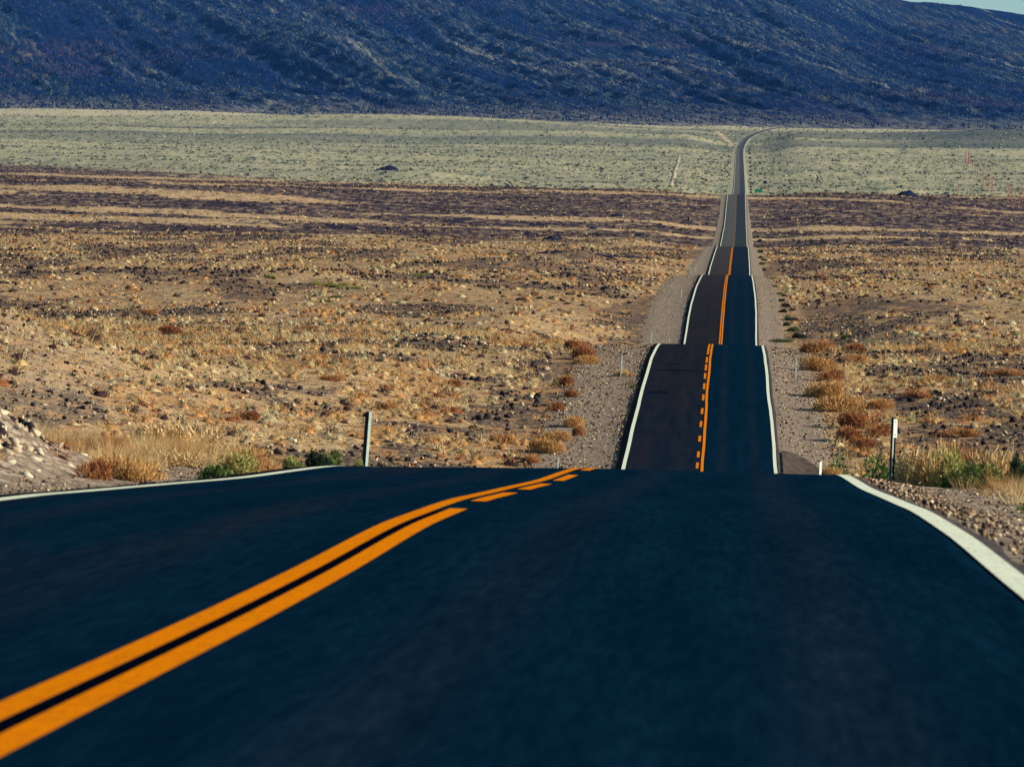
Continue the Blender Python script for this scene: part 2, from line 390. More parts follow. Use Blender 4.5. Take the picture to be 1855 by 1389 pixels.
def paint_material(name, c, worn, far=None):
    m = NT(name, 0.9, 0.0)
    n = m.noise(7.0, 5, 0.7); n2 = m.noise(0.8, 3, 0.6)
    col = m.mix(m.step(n2, 0.4, 0.7, 0, 0.25), c, tuple(x * 0.8 for x in c))
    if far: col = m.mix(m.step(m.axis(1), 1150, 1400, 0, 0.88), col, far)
    n3 = m.noise(1.0, 5, 0.75, m.coords('Object', (30.0, 3.0, 1.0)))
    col = m.mix(m.step(n3, 0.50, 0.66, 0, 0.40), col, worn)
    m.color(m.mix(m.step(n, 0.58, 0.70, 0, 0.55), col, worn)); return m.m

def mountain_material():
    m = NT('mountain_rock', 0.95, 0.03)
    X0 = m.axis(0); Y0 = m.axis(1)
    def sheared(k, sy):
        cb = m.n('ShaderNodeCombineXYZ'); m.l(m.math('ADD', X0, m.math('MULTIPLY', Y0, k)), cb.inputs[0]); m.l(m.math('MULTIPLY', Y0, sy), cb.inputs[1]); return cb.outputs[0]
    a = m.noise(0.006, 5, 0.62, sheared(0.20, 0.05), 0.4)
    s1 = m.noise(0.085, 5, 0.78, sheared(0.16, 0.05))
    s2 = m.noise(0.15, 3, 0.8, sheared(0.0, 0.035))
    st = m.noise(0.03, 4, 0.7, sheared(0.22, 0.008))
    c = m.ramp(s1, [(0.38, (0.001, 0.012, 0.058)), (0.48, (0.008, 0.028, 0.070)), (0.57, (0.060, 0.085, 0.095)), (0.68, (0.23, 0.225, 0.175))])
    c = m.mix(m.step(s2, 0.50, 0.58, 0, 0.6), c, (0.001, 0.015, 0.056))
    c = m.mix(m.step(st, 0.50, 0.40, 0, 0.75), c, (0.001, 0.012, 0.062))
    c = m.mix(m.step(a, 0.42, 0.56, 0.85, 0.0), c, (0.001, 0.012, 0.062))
    X = m.axis(0)
    warm = m.noise(0.0016, 3, 0.5)
    c = m.mix(m.math('MULTIPLY', m.step(warm, 0.50, 0.70, 0, 0.25), m.step(s1, 0.45, 0.6)), c, (0.16, 0.085, 0.075))
    p = m.noise(0.0085, 4, 0.65, sheared(0.19, 0.045))
    c = m.mix(m.math('MULTIPLY', m.step(p, 0.60, 0.68, 0, 0.55), m.step(s1, 0.42, 0.5)), c, (0.25, 0.27, 0.215))
    Y = m.axis(1)
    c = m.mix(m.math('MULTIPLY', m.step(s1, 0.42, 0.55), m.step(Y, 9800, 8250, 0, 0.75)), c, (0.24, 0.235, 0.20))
    m.color(c); m.bump(m.math('ADD', s1, m.math('MULTIPLY', s2, 0.4)), 1.0, 14.0); return m.m

M_ground = ground_material(); M_gravel = gravel_material(); M_asphalt = asphalt_material()
M_white = paint_material('white_road_paint', (0.66, 0.72, 0.57), (0.20, 0.20, 0.18))
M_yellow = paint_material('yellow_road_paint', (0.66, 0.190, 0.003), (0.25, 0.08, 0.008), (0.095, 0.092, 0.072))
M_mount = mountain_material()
M_tar = flat('tar_seal', (0.0006, 0.002, 0.006), 1.0, 0.0)
M_veg = attr_mat('dry_vegetation', 0.95, 0.25)
M_rock = attr_mat('rock', 0.9)
M_galv = flat('galvanised_steel', (0.24, 0.31, 0.27), 0.55, 0.4, 0.15)
M_thin = flat('dull_steel', (0.14, 0.17, 0.15), 0.8, 0.1)
M_dksteel_shade = flat('dark_steel_and_post_shade', (0.006, 0.018, 0.035), 0.8, 0.05, 0.0)  # dark steel parts, and the unlit side of the posts painted dark
M_panel = flat('reflective_sheeting', (0.46, 0.58, 0.52), 0.4, 0.4)
M_green = flat('green_sign_face', (0.0, 0.30, 0.17), 0.5, 0.3)
M_red = flat('red_reflector', (0.6, 0.04, 0.02), 0.3, 0.5)
M_pole = flat('weathered_pole_wood', (0.30, 0.13, 0.10), 0.9, 0.1)
M_verge_shade = flat('verge_shade_paint', (0.085, 0.068, 0.058), 1.0, 0.0, 0.0, 0.6, 2.5)  # colour of the shadow sheet laid on the right verge
M_stump = flat('old_fence_wood', (0.05, 0.03, 0.035), 0.9, 0.1)
M_twig = flat('dry_twigs', (0.12, 0.08, 0.05), 0.9, 0.1)
M_car = flat('dark_car_paint', (0.006, 0.012, 0.03), 0.35, 0.5)
M_glass = flat('car_glass', (0.02, 0.03, 0.04), 0.1, 0.6)
M_tyre = flat('tyre_rubber', (0.012, 0.012, 0.014), 0.9, 0.1)
M_lampred = flat('tail_lamp', (0.35, 0.01, 0.01), 0.3, 0.5)

# ------------------------------------------------------------------ ground sheet
rows = [-60.0]
while rows[-1] < 8900:
    rows.append(rows[-1] + max(0.7, 0.0072 * rows[-1]))
rows = np.array(rows)
tc = np.concatenate([-np.geomspace(1.1, 0.17, 26)[:-1], np.linspace(-0.17, 0.09, 180), np.geomspace(0.09, 1.1, 30)[1:]])
D, T = np.meshgrid(rows, tc, indexing='ij')
XX = T * (np.maximum(D, 0) + 62.0) - 2.2
ZZ = zt(XX, D)
# far sides rise and fall gently towards the horizon
ground = obj('ground', grid_mesh('ground', np.stack([XX, D, ZZ], -1), M_ground))
_a = ground.data.attributes.new('stony', 'FLOAT', 'POINT'); _a.data.foreach_set('value', stony(XX, D).astype(np.float32).ravel()); tag(ground, kind='structure')

# ------------------------------------------------------------------ mountain
e_base = 0.0268
rr = [ray(0, -90), ray(900, -75), ray(1400, -60), ray(1640, 2), ray(1740, 10), ray(1855, 27)]
EP = [(-0.8, 0.045), (-0.4, 0.055)] + [(r[0], r[2]) for r in rr] + [(0.12, 0.040), (0.3, 0.043), (0.8, 0.034)]
EP.sort(); E_ = pchip(*zip(*EP))
mr = np.concatenate([np.arange(7900, 11000, 18.0), np.arange(11000, 16000, 28.0), np.arange(16000, 18600, 130.0)])
mt = np.concatenate([-np.geomspace(0.62, 0.15, 36)[:-1], np.linspace(-0.15, 0.065, 300), np.geomspace(0.065, 0.62, 36)[1:]])
MD, MT_ = np.meshgrid(mr, mt, indexing='ij'); MX = MT_ * MD
def zmount(X, d):
    t = X / d
    q = np.clip((d - 8200) / (15000 - 8200), 0, 1)
    g = 0.55 * q + 0.45 * q ** 1.7
    e = e_base + (E_(t) - e_base) * g
    e = np.where(d > 15000, E_(t) - (d - 15000) * 4e-6, e)
    A = sstep(8200, 10200, d) * (1 - 0.72 * sstep(13000, 15200, d))
    kk = 0.19 + 0.18 * sstep(-300, 500, X)
    wx = X + kk * (d - 8200) + 60 * fbm(X / 500, d / 1500, 50, 2)
    rd = 1 - np.abs(fbm(wx / 230, d / 5200, 41, 2)) * 2.2
    rd2 = 1 - np.abs(fbm(wx / 80, d / 2400, 44, 3)) * 2.2
    wy = X + (kk + 0.05) * (d - 8200)
    rd3 = 1 - np.abs(fbm(wy / 34, d / 900, 47, 2)) * 2.0
    n = 7 * rd + 7 * rd2 + 5 * rd3 + 16 * fbm(X / 900, d / 1500, 53, 3) + 6 * fbm(X / 22, d / 60, 57, 2)
    spur = 55 * np.exp(-((X + 830 + 0.25 * (d - 11500)) / 170) ** 2 - ((d - 11600) / 1100) ** 2)
    low = -40 * sstep(8300, 7900, d)
    return e * d + A * (n - 12 + 0.7 * spur) + low + 0.9 * fbm(X / 30, d / 60, 61, 3) * sstep(8200, 8300, d)
MZ = zmount(MX, MD)
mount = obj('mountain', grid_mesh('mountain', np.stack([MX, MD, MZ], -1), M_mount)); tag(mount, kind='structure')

# ------------------------------------------------------------------ road, shoulders, painted lines
rrow = rows[(rows > -30) & (rows < 7900)]
def ribbon(name, us, dz, mat, rowsel=rrow, parent=None, smooth=True, jit=0.0, fn=None):
    d = rowsel; xc = XC(d); slope = np.gradient(xc, d); ln = np.sqrt(1 + slope ** 2)
    us = np.array(us, float); U = np.repeat(us[None, :], len(d), 0)
    if name == 'gravel_shoulder': U = np.where(np.abs(U) > 4.5, np.sign(U) * (4.5 + (np.abs(U) - 4.5) * (1 - 0.55 * sstep(700, 1500, d))[:, None]), U)
    if jit: U = U + jit * fbm(d[:, None] / 2.5 + us[None, :] * 9, U * 0 + 3.1, 71, 3)
    DZ = np.repeat(np.asarray(dz, float)[None, :], len(d), 0)
    if fn is not None: base = fn(xc[:, None] + U * ln[:, None], np.repeat(d[:, None], len(us), 1))
    else: base = P(d)[:, None] + crown(U, d[:, None])
    V = np.stack([xc[:, None] + U * ln[:, None], np.repeat(d[:, None], len(us), 1), base + DZ], -1)
    uv = np.stack([U, np.repeat(d[:, None], len(us), 1)], -1)
    return obj(name, grid_mesh(name, V, mat, uv, smooth), parent)

road = ribbon('road', [-4.04, -4.0, -3.5, -1.8, 0, 1.8, 3.5, 3.86, 3.90], [-0.22, 0, 0, 0, 0, 0, 0, 0, -0.22], M_asphalt, jit=0.05, smooth=False)
tag(road, kind='structure')
shl = ribbon('gravel_shoulder', [-8.9, -8.0, -7.2, -6.4, -5.6, -4.8, -3.8], [-0.12, 0.035, 0.05, 0.05, 0.05, 0.05, 0.02], M_gravel, fn=zt, jit=0.5)
shr = ribbon('gravel_shoulder', [3.7, 4.3, 5.0, 5.6, 6.2, 6.9], [0.02, 0.05, 0.05, 0.05, 0.035, -0.12], M_gravel, fn=zt, jit=0.4)
for o in (shl, shr): tag(o, kind='structure')

def line_strip(name, u0, u1, d0, d1, mat, lift=0.006, wob=0.0, shift=0.0):
    n = max(2, int((d1 - d0) / 6) + 1) if d1 - d0 < 60 else 0
    if n: d = np.linspace(d0, d1, max(n, 4))
    else:
        d = rrow[(rrow > d0) & (rrow < d1)]; d = np.concatenate([[d0], d, [d1]])
    # follow the ribbon's own (piecewise linear) surface so that the paint lies on it
    pz = np.interp(d, rrow, P(rrow)); xc = np.interp(d, rrow, XC(rrow)); slope = np.gradient(XC(rrow), rrow); ln = np.interp(d, rrow, np.sqrt(1 + slope ** 2))
    U = np.stack([u0 + 0 * d, u1 + 0 * d], -1)
    if shift: U = U + shift * (1 - sstep(85, 140, d))[:, None]
    if wob: U = U + (wob * sstep(60, 260, d) * fbm(d / 16.0, d * 0 + 5.5, 90, 3))[:, None]
    Z = pz[:, None] + crown(U, d[:, None]) + lift + np.maximum(d, 0)[:, None] * 4e-6
    V = np.stack([xc[:, None] + U * ln[:, None], np.repeat(d[:, None], 2, 1), Z], -1)
    return obj(name, grid_mesh(name, V, mat), road)

line_strip('edge_line', -3.72, -3.54, -30, 7700, M_white, 0.008, 0.05)
line_strip('edge_line', 3.53, 3.69, -30, 7700, M_white, 0.008, 0.05, 0.09)
w = 0.13; g = 0.04
line_strip('tar_seal', -g, g, -30, 41, M_tar, 0.004)
line_strip('centre_line', -g - w, -g, -30, 92, M_yellow, 0.008, 0.02)
line_strip('centre_line', g, g + w, -30, 41.5, M_yellow, 0.008, 0.02)
for a, b in ((44.6, 51.0), (54.0, 60.3), (64.3, 70.2), (75.5, 81), (88, 92.5)):
    line_strip('centre_dash', g, g + w, a, b, M_yellow, 0.008)
# rise beyond the first dip: solid line on the right, dashes on the left
line_strip('centre_line', g, g + w, 92, 372, M_yellow, 0.008, 0.06)
def d_of_v(v):
    dd = np.linspace(262, 388, 400); x = -2.0
    c = RM.T @ np.stack([0 * dd + x, dd, P(dd)]); vv = 694.5 - F * c[1] / -c[2]
    return float(np.interp(-v, -vv, dd))
for v in (843, 823, 794.5, 768, 744.6, 720, 699.6, 681, 665.7, 652):
    a, b = d_of_v(v + 5.2), d_of_v(v - 5.2); line_strip('centre_dash', -g - w, -g, a, b, M_yellow, 0.008)
line_strip('centre_line', -g - w, -g, d_of_v(642), 7700, M_yellow, 0.008, 0.03)
line_strip('centre_line', g, g + w, 372, 7700, M_yellow, 0.008, 0.03)
# tar seals across the left lane
for dd_, u0, u1 in ((d_of_v(672), -3.0, -0.9), (d_of_v(661), -2.6, -1.5), (d_of_v(712), -3.3, -2.2)):
    line_strip('tar_seal', u0, u1, dd_, dd_ + 0.8, M_tar, 0.005)

# shadow on the right verge of the second rise, laid as a dark sheet
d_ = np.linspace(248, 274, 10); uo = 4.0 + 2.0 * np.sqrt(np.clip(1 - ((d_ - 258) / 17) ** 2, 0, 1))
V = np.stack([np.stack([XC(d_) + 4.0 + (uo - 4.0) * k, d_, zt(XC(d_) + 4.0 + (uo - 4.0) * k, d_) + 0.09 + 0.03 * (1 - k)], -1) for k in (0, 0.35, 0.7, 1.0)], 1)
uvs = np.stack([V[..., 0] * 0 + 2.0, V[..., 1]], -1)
shade_sheet = obj('verge_shade_patch', grid_mesh('verge_shade_patch', V, M_verge_shade, uvs)); tag(shade_sheet, kind='structure')

# ------------------------------------------------------------------ ground cover that nobody could count
def in_frame(n, d0, d1, power=1.0, tl=-0.150, tr=0.066, pad=3.0):
    """random ground positions, uniform over the ground area seen between two distances"""
    r = rng.random(n)
    d = (d0 ** (power + 1) + r * (d1 ** (power + 1) - d0 ** (power + 1))) ** (1 / (power + 1))
    X = (tl + (tr - tl) * rng.random(n)) * d + (rng.random(n) * 2 - 1) * pad
    return X, d

def tufts(name, X, d, size, col, nb, width, tall=1.0, spread=1.0, puff=0.0):
    """clumps of blades: each blade one triangle, springing from the clump's foot"""
    n = len(X); z = zt(X, d) - 0.03 * size
    az = rng.random((n, nb)) * 2 * np.pi; el = np.sqrt(rng.random((n, nb))) * spread
    L = size[:, None] * (0.65 + 0.5 * rng.random((n, nb)))
    hx = np.cos(az); hy = np.sin(az)
    r0 = 0.35 * rng.random((n, nb)) * size[:, None] * spread
    C = np.stack([X[:, None] + hx * r0, d[:, None] + hy * r0, np.repeat(z[:, None], nb, 1)], -1)
    if puff: C[..., 2] += puff * size[:, None] * rng.random((n, nb))
    tip = C + np.stack([hx * np.sin(el) * L, hy * np.sin(el) * L, tall * np.cos(el * 0.9) * L], -1)
    a2 = rng.random((n, nb)) * np.pi; wv = np.stack([np.cos(a2), np.sin(a2), 0 * a2], -1) * (width * size)[:, None, None] * (0.6 + 0.8 * rng.random((n, nb)))[..., None]
    V = np.stack([C - wv, C + wv, tip], 2).reshape(-1, 3)
    tint = np.repeat((col[:, None, :] * (0.75 + 0.5 * rng.random((n, nb, 1)))), 3, 1).reshape(-1, 3) if False else \
        np.repeat((col[:, None, :] * (0.75 + 0.5 * rng.random((n, nb, 1)))).reshape(-1, 3), 3, 0)
    return mesh_tris(name, V, np.arange(len(V)).reshape(-1, 3), M_veg, tint)

def mounds(name, X, d, size, col, nb, width, flat_=0.55):
    """low rounded cushions: a lumpy core bristling with short twigs"""
    n = len(X); z = zt(X, d)
    hd = np.array([(math.cos(k * 1.0472), math.sin(k * 1.0472), 0.0) for k in range(6)] + [(0.5 * math.cos(k * 2.094 + .5), 0.5 * math.sin(k * 2.094 + .5), 0.85) for k in range(3)])
    B = hd[None] * (0.75 + 0.5 * rng.random((n, 9, 1))) * np.array([0.95, 0.95, flat_]) * size[:, None, None] * (0.52 if nb > 10 else 0.7)
    B[..., 2] -= np.where(np.arange(9) < 6, 0.06, 0)[None, :] * size[:, None]
    core = B + np.stack([X, d, z], -1)[:, None, :]
    cf = np.array([(0, 1, 6), (1, 2, 7), (1, 7, 6), (2, 3, 7), (3, 4, 8), (3, 8, 7), (4, 5, 8), (5, 0, 6), (5, 6, 8), (6, 7, 8)])
    az = rng.random((n, nb)) * 2 * np.pi; el = rng.random((n, nb)) ** 0.7 * 1.45
    dr = np.stack([np.cos(az) * np.sin(el), np.sin(az) * np.sin(el), np.cos(el) * flat_ * 1.1], -1)
    C = np.stack([X, d, z], -1)[:, None, :] + dr * (size[:, None] * (0.20 + 0.50 * rng.random((n, nb)) ** 0.7))[..., None]
    up = dr * 0.8 + rng.normal(size=dr.shape) * 0.40; up[..., 2] += 0.35
    tip = C + up * (size[:, None] * (0.28 + 0.38 * rng.random((n, nb))))[..., None]
    wv = rng.normal(size=dr.shape); wv /= np.linalg.norm(wv, axis=-1)[..., None]; wv *= (width * size)[:, None, None]
    V2 = np.stack([C - wv, C + wv, tip], 2).reshape(-1, 3)
    V = np.concatenate([core.reshape(-1, 3), V2]); f1 = (np.arange(n)[:, None, None] * 9 + cf[None]).reshape(-1, 3)
    f2 = np.arange(len(V2)).reshape(-1, 3) + n * 9
    c1 = np.repeat(col, 9, 0) * (0.85 + 0.3 * rng.random((n * 9, 1))); c2 = np.repeat((col[:, None, :] * (0.75 + 0.5 * rng.random((n, nb, 1)))).reshape(-1, 3), 3, 0)
    return mesh_tris(name, V, np.concatenate([f1, f2]), M_veg, np.concatenate([c1, c2]))

phi = (1 + 5 ** 0.5) / 2
ICO = np.array([(-1, phi, 0), (1, phi, 0), (-1, -phi, 0), (1, -phi, 0), (0, -1, phi), (0, 1, phi), (0, -1, -phi), (0, 1, -phi), (phi, 0, -1), (phi, 0, 1), (-phi, 0, -1), (-phi, 0, 1)]) / 1.902
ICOF = np.array([(0, 11, 5), (0, 5, 1), (0, 1, 7), (0, 7, 10), (0, 10, 11), (1, 5, 9), (5, 11, 4), (11, 10, 2), (10, 7, 6), (7, 1, 8), (3, 9, 4), (3, 4, 2), (3, 2, 6), (3, 6, 8), (3, 8, 9), (4, 9, 5), (2, 4, 11), (6, 2, 10), (8, 6, 7), (9, 8, 1)])
OCT = np.array([(1, 0, 0), (-1, 0, 0), (0, 1, 0), (0, -1, 0), (0, 0, 1), (0, 0, -1)], float)
OCTF = np.array([(0, 2, 4), (2, 1, 4), (1, 3, 4), (3, 0, 4), (2, 0, 5), (1, 2, 5), (3, 1, 5), (0, 3, 5)])
def rocks_mesh(name, X, d, size, col, hi=False, sink=0.15, z=None):
    n = len(X); B, Fc = (ICO, ICOF) if hi else (OCT, OCTF)
    k = len(B)
    sc = size[:, None] * (0.6 + 0.8 * rng.random((n, 3))) * np.array([1, 1, 0.75])
    V = (B[None] * (0.72 + 0.5 * rng.random((n, k, 1)))) * sc[:, None, :]
    a = rng.random(n) * 6.283; ca, sa = np.cos(a)[:, None], np.sin(a)[:, None]
    t = rng.random(n) * 0.9; ct, st_ = np.cos(t)[:, None], np.sin(t)[:, None]
    x, y, zc = V[..., 0], V[..., 1] * ct - V[..., 2] * st_, V[..., 1] * st_ + V[..., 2] * ct
    zb = zt(X, d) if z is None else z
    W = np.stack([X[:, None] + x * ca - y * sa, d[:, None] + x * sa + y * ca, zb[:, None] + (0.5 - sink) * size[:, None] + zc], -1)
    fi = (np.arange(n)[:, None, None] * k + Fc[None]).reshape(-1, 3)
    return mesh_tris(name, W.reshape(-1, 3), fi, M_rock, np.repeat(col, k, 0))

PAL = np.array([(0.56, 0.44, 0.24), (0.49, 0.35, 0.17), (0.46, 0.25, 0.095), (0.29, 0.11, 0.045), (0.05, 0.030, 0.034), (0.24, 0.25, 0.095), (0.44, 0.39, 0.23)])
def pick(n, w):
    w = np.array(w, float); return PAL[rng.choice(len(PAL), n, p=w / w.sum())] * (0.85 + 0.3 * rng.random((n, 1)))
def u_of(X, d): return X - XC(d)
def mask(X, d, lo=8.0, ro=6.6):
    u = u_of(X, d); j = 0.9 * fbm(X / 3, d / 9, 77, 2)
    return (u < -lo + j) | (u > ro + j)

def col_zone(X, d):
    """rusty and orange grass lines the shoulders and gathers in patches, straw elsewhere"""
    u = np.abs(u_of(X, d)); n = len(X)
    edge = np.clip(1 - (u - 7) / 5, 0, 1) * (rng.random(n) < 0.75)
    pt = fbm(X / 6, d / 20, 91, 3) + 0.10 * rng.normal(size=n)
    c = pick(n, (4, 3.5, 1.2, 0.5, 1.2, 0.6, 2.4)); o = pick(n, (0.4, 1.5, 5, 3.2, 1.2, 0.1, 0)); o2 = pick(n, (1, 4, 6, 0.8, 0.2, 0.1, 0))
    return np.where((edge > 0.35)[:, None], o, np.where((pt > 0.12)[:, None], o2, c))

def keep(X, d, m): return X[m], d[m]
# soft billowing bushes too many to count
for nm, nn, dd0, dd1, nb_, s0, s1, th in (('dry_bushes_mid', 25000, 250, 490, 28, 0.16, 0.80, -0.22), ('dry_bushes_far', 23000, 490, 1320, 8, 0.24, 0.95, -0.10)):
    X, d = in_frame(nn, dd0, dd1)
    u = np.abs(u_of(X, d)); m = mask(X, d, 8.6, 6.9) & (stony(X, d) < 0.08) & ((fbm(X / 6, d / 20, 91, 3) > th) | ((u < 12) & (rng.random(len(X)) < 0.9)) | (rng.random(len(X)) < 0.2)); X, d = keep(X, d, m)
    cc = np.where((rng.random(len(X)) < (0.13 if nb_ > 15 else 0.25))[:, None], np.array([[0.055, 0.032, 0.032]]), np.where((fbm(X / 6, d / 20, 91, 3) > 0.05)[:, None], pick(len(X), (1.5, 4.0, 6, 1.5, 0.4, 0.2, 0.3)), pick(len(X), (2, 6, 2, 0.3, 0.2, 0.3, 3))))
    o = obj('dry_bushes', mounds(nm, X, d, s0 + (s1 - s0) * rng.random(len(X)) ** 2.2, cc, nb_, 0.030 if nb_ > 15 else 0.07))
    tag(o, 'soft orange and straw coloured dry bushes merging in drifts over the %s slope' % ('first' if nb_ > 15 else 'second'), 'dry bushes', kind='stuff')

# beside the near crest: fine long grass
nX = np.concatenate([rng.uniform(-17, -6.6, 3400), rng.uniform(2.6, 9, 600)]); nd = np.concatenate([rng.uniform(60, 122, 3400), rng.uniform(66, 115, 600)])
u = u_of(nX, nd); heap = (nX < -9.2 - 0.25 * (nd < 60)) & (nd < 82)
m = ((u < -6.3 - 0.0 * nd) | (u > 5.4)) & ~(heap & (rng.random(len(nX)) < 0.9)) & (fbm(nX / 1.5, nd / 4, 12, 2) > -0.25)
m &= ~((nX > -9.2) & (nX < -4) & (nd < 95) & (rng.random(len(nX)) < 0.985)) & ~((nX > 0) & (nX < 3.6) & (rng.random(len(nX)) < 0.7))
nX, nd = keep(nX, nd, m)
g1 = obj('dry_grass', tufts('dry_grass_near', nX, nd, 0.16 + 0.30 * rng.random(len(nX)), pick(len(nX), (3, 6, 6, .9, .1, .2, .4)), 62, 0.011, 0.95, 0.95, 0.15))
tag(g1, 'long straw and rust coloured dry grass beside the near crest of the road', 'grass', kind='stuff')

X, d = in_frame(14000, 246, 480)
m = mask(X, d) & (((stony(X, d) < 0.05) | (rng.random(len(X)) < 0.22)) & (fbm(X / 4, d / 12, 14, 3) > -0.45) | (np.abs(u_of(X, d)) < 9))
X, d = keep(X, d, m); sz = (0.11 + 0.32 * rng.random(len(X)) ** 2.2)
g2 = obj('dry_grass', tufts('dry_grass_mid', X, d, sz, col_zone(X, d), 11, 0.095, 0.85, 1.15, 0.15))
tag(g2, 'tan and orange dry grass tufts over the first slope both sides of the road', 'grass', kind='stuff')

X, d = in_frame(14000, 480, 1350)
m = mask(X, d, 9, 7.2) & ((stony(X, d) < 0.05) | (rng.random(len(X)) < 0.25)); X, d = keep(X, d, m); sz = 0.22 + 0.5 * rng.random(len(X)) ** 1.8
g3 = obj('dry_grass', tufts('dry_grass_far', X, d, sz, col_zone(X, d) * 0.95, 5, 0.23, 0.8, 1.2, 0.2))
tag(g3, 'low dry brush speckling the second slope beyond the dips', 'grass', kind='stuff')

X, d = in_frame(56000, 1350, 4000, 1.0, pad=10)
m = mask(X, d, 8.5, 7.4) & (d + 1.9 * X + 120 * fbm(X / 60, d / 120, 39, 3) < 2900); X, d = keep(X, d, m)
bandn = stony(X, d)
sz = 0.35 + 0.75 * rng.random(len(X)) ** 1.5; dark = (bandn > 0.0) & (rng.random(len(X)) < 0.78) | (rng.random(len(X)) < 0.08)
c = np.where(dark[:, None], pick(len(X), (0, 0, 0, .3, 1, 0, 0)) * 0.33 + np.array([0.0, 0.004, 0.02]), pick(len(X), (3, 4, 2.0, .4, .3, .8, 2)))
g4 = obj('brush', tufts('brush', X, d, sz, c, 4, 0.38, 0.7, 1.2, 0.2))
tag(g4, 'dark and tan low brush on the purple brown stony bands', 'brush', kind='stuff')

X, d = in_frame(52000, 2700, 7400, 1.0, pad=20)
m = mask(X, d, 7.5, 6.6) & (d + 1.9 * X + 120 * fbm(X / 60, d / 120, 39, 3) > 2830); X, d = keep(X, d, m)
sz = 0.7 + 1.5 * rng.random(len(X)) ** 3.0
sage = np.array([(0.10, 0.12, 0.09), (0.24, 0.26, 0.16), (0.030, 0.048, 0.055), (0.42, 0.40, 0.25)])
c = sage[rng.choice(4, len(X), p=(.25, .15, .42, .18))] * (0.8 + 0.4 * rng.random((len(X), 1)))
g5 = obj('sagebrush', tufts('sagebrush', X, d, sz, c, 4, 0.44, 0.75, 1.1, 0.2))
tag(g5, 'grey green sagebrush covering the pale flats below the mountain', 'sagebrush', kind='stuff')

# juniper and scrub on the mountain
n = 44000; r = rng.random(n); d = 8450 + 6550 * r ** 0.9; X = (-0.15 + 0.215 * rng.random(n)) * d
zz_ = zmount(X, d); m = fbm(X / 260, d / 900, 18, 3) > -0.28; X, d, zz_ = X[m], d[m], zz_[m]; n = len(X)
s = 1.6 + 3.0 * rng.random(n) ** 2
ang = rng.random(n) * 6.28
pts = []
for k in range(3):
    pts.append(np.stack([X + s * 0.62 * np.cos(ang + k * 2.094), d + s * 0.62 * np.sin(ang + k * 2.094), zz_ - 0.8], -1))
pts.append(np.stack([X, d, zz_ + s * 1.05], -1))
V = np.stack(pts, 1).reshape(-1, 3)
fi = (np.arange(n)[:, None, None] * 4 + np.array([(0, 1, 3), (1, 2, 3), (2, 0, 3)])[None]).reshape(-1, 3)
jc = np.where(rng.random((n, 1)) < 0.6, np.array([[0.001, 0.014, 0.045]]), np.array([[0.075, 0.09, 0.085]])) * (0.7 + 0.6 * rng.random((n, 1)))
g6 = obj('mountain_scrub', mesh_tris('mountain_scrub', V, fi, M_veg, np.repeat(jc, 4, 0)))
tag(g6, 'dark scrub speckled over the whole blue mountainside', 'scrub', kind='stuff')

# stones
RC = np.array([(0.020, 0.017, 0.024), (0.065, 0.046, 0.038), (0.24, 0.175, 0.12), (0.46, 0.38, 0.27), (0.007, 0.008, 0.016)])
def rcol(n, w): w = np.array(w, float); return RC[rng.choice(5, n, p=w / w.sum())] * (0.8 + 0.4 * rng.random((n, 1)))
X, d = in_frame(70000, 247, 600)
pt = stony(X, d); m = mask(X, d, 9.5, 8.0) & ((pt > 0.06) | (rng.random(len(X)) < 0.07)); X, d = keep(X, d, m)
print('rocks', len(X))
s1 = obj('loose_stones', rocks_mesh('loose_stones', X, d, 0.045 + 0.15 * rng.random(len(X)) ** 3, rcol(len(X), (4, 3, 1.8, 1.6, 4))))
tag(s1, 'patches of dark broken stones among the dry grass on the first slope', 'stones', kind='stuff')
bX = rng.normal(-46, 13, 9000); bd = rng.normal(268, 34, 9000); m = (bX / bd > -0.15) & (bX < -20) & (bd > 225)
bX, bd = keep(bX, bd, m)
s5 = obj('bank_scree', rocks_mesh('bank_scree', bX, bd, 0.03 + 0.10 * rng.random(len(bX)) ** 3, rcol(len(bX), (2, 2, 3, 4, 1.5)))); tag(s5, 'fine pale and dark scree on the gravel bank left of the first slope', 'scree', kind='stuff')
X, d = in_frame(44000, 620, 1400)
pt = stony(X, d); m = mask(X, d, 10, 9) & ((pt > 0.05) | (rng.random(len(X)) < 0.10)); X, d = keep(X, d, m)
s2 = obj('loose_stones', rocks_mesh('loose_stones_far', X, d, 0.10 + 0.25 * rng.random(len(X)) ** 2, rcol(len(X), (4, 3, 1, .4, 3))))
tag(s2, 'patches of dark broken stones farther up between the dips', 'stones', kind='stuff')
hX = rng.uniform(-14, -8.2, 8000); hd = rng.uniform(56, 88, 8000); m = (hX > -0.137 * hd - 0.5) & (hX < -8.6 - 0.9 * rng.random(8000)) & (rng.random(8000) < np.clip(1.4 - np.abs(hd - 72) / 14, 0, 1)); hX, hd = keep(hX, hd, m)
hc = rcol(len(hX), (2, 3, 4, 2, 1.5)); hc = np.where((rng.random(len(hX)) < 0.2)[:, None], np.array([[0.42, 0.37, 0.27]]), hc)
s4 = obj('heap_chips', rocks_mesh('heap_chips', hX, hd, 0.025 + 0.085 * rng.random(len(hX)) ** 2.5, hc)); tag(s4, 'pale broken rock chips covering the spoil heap at the left edge', 'rubble', kind='stuff')
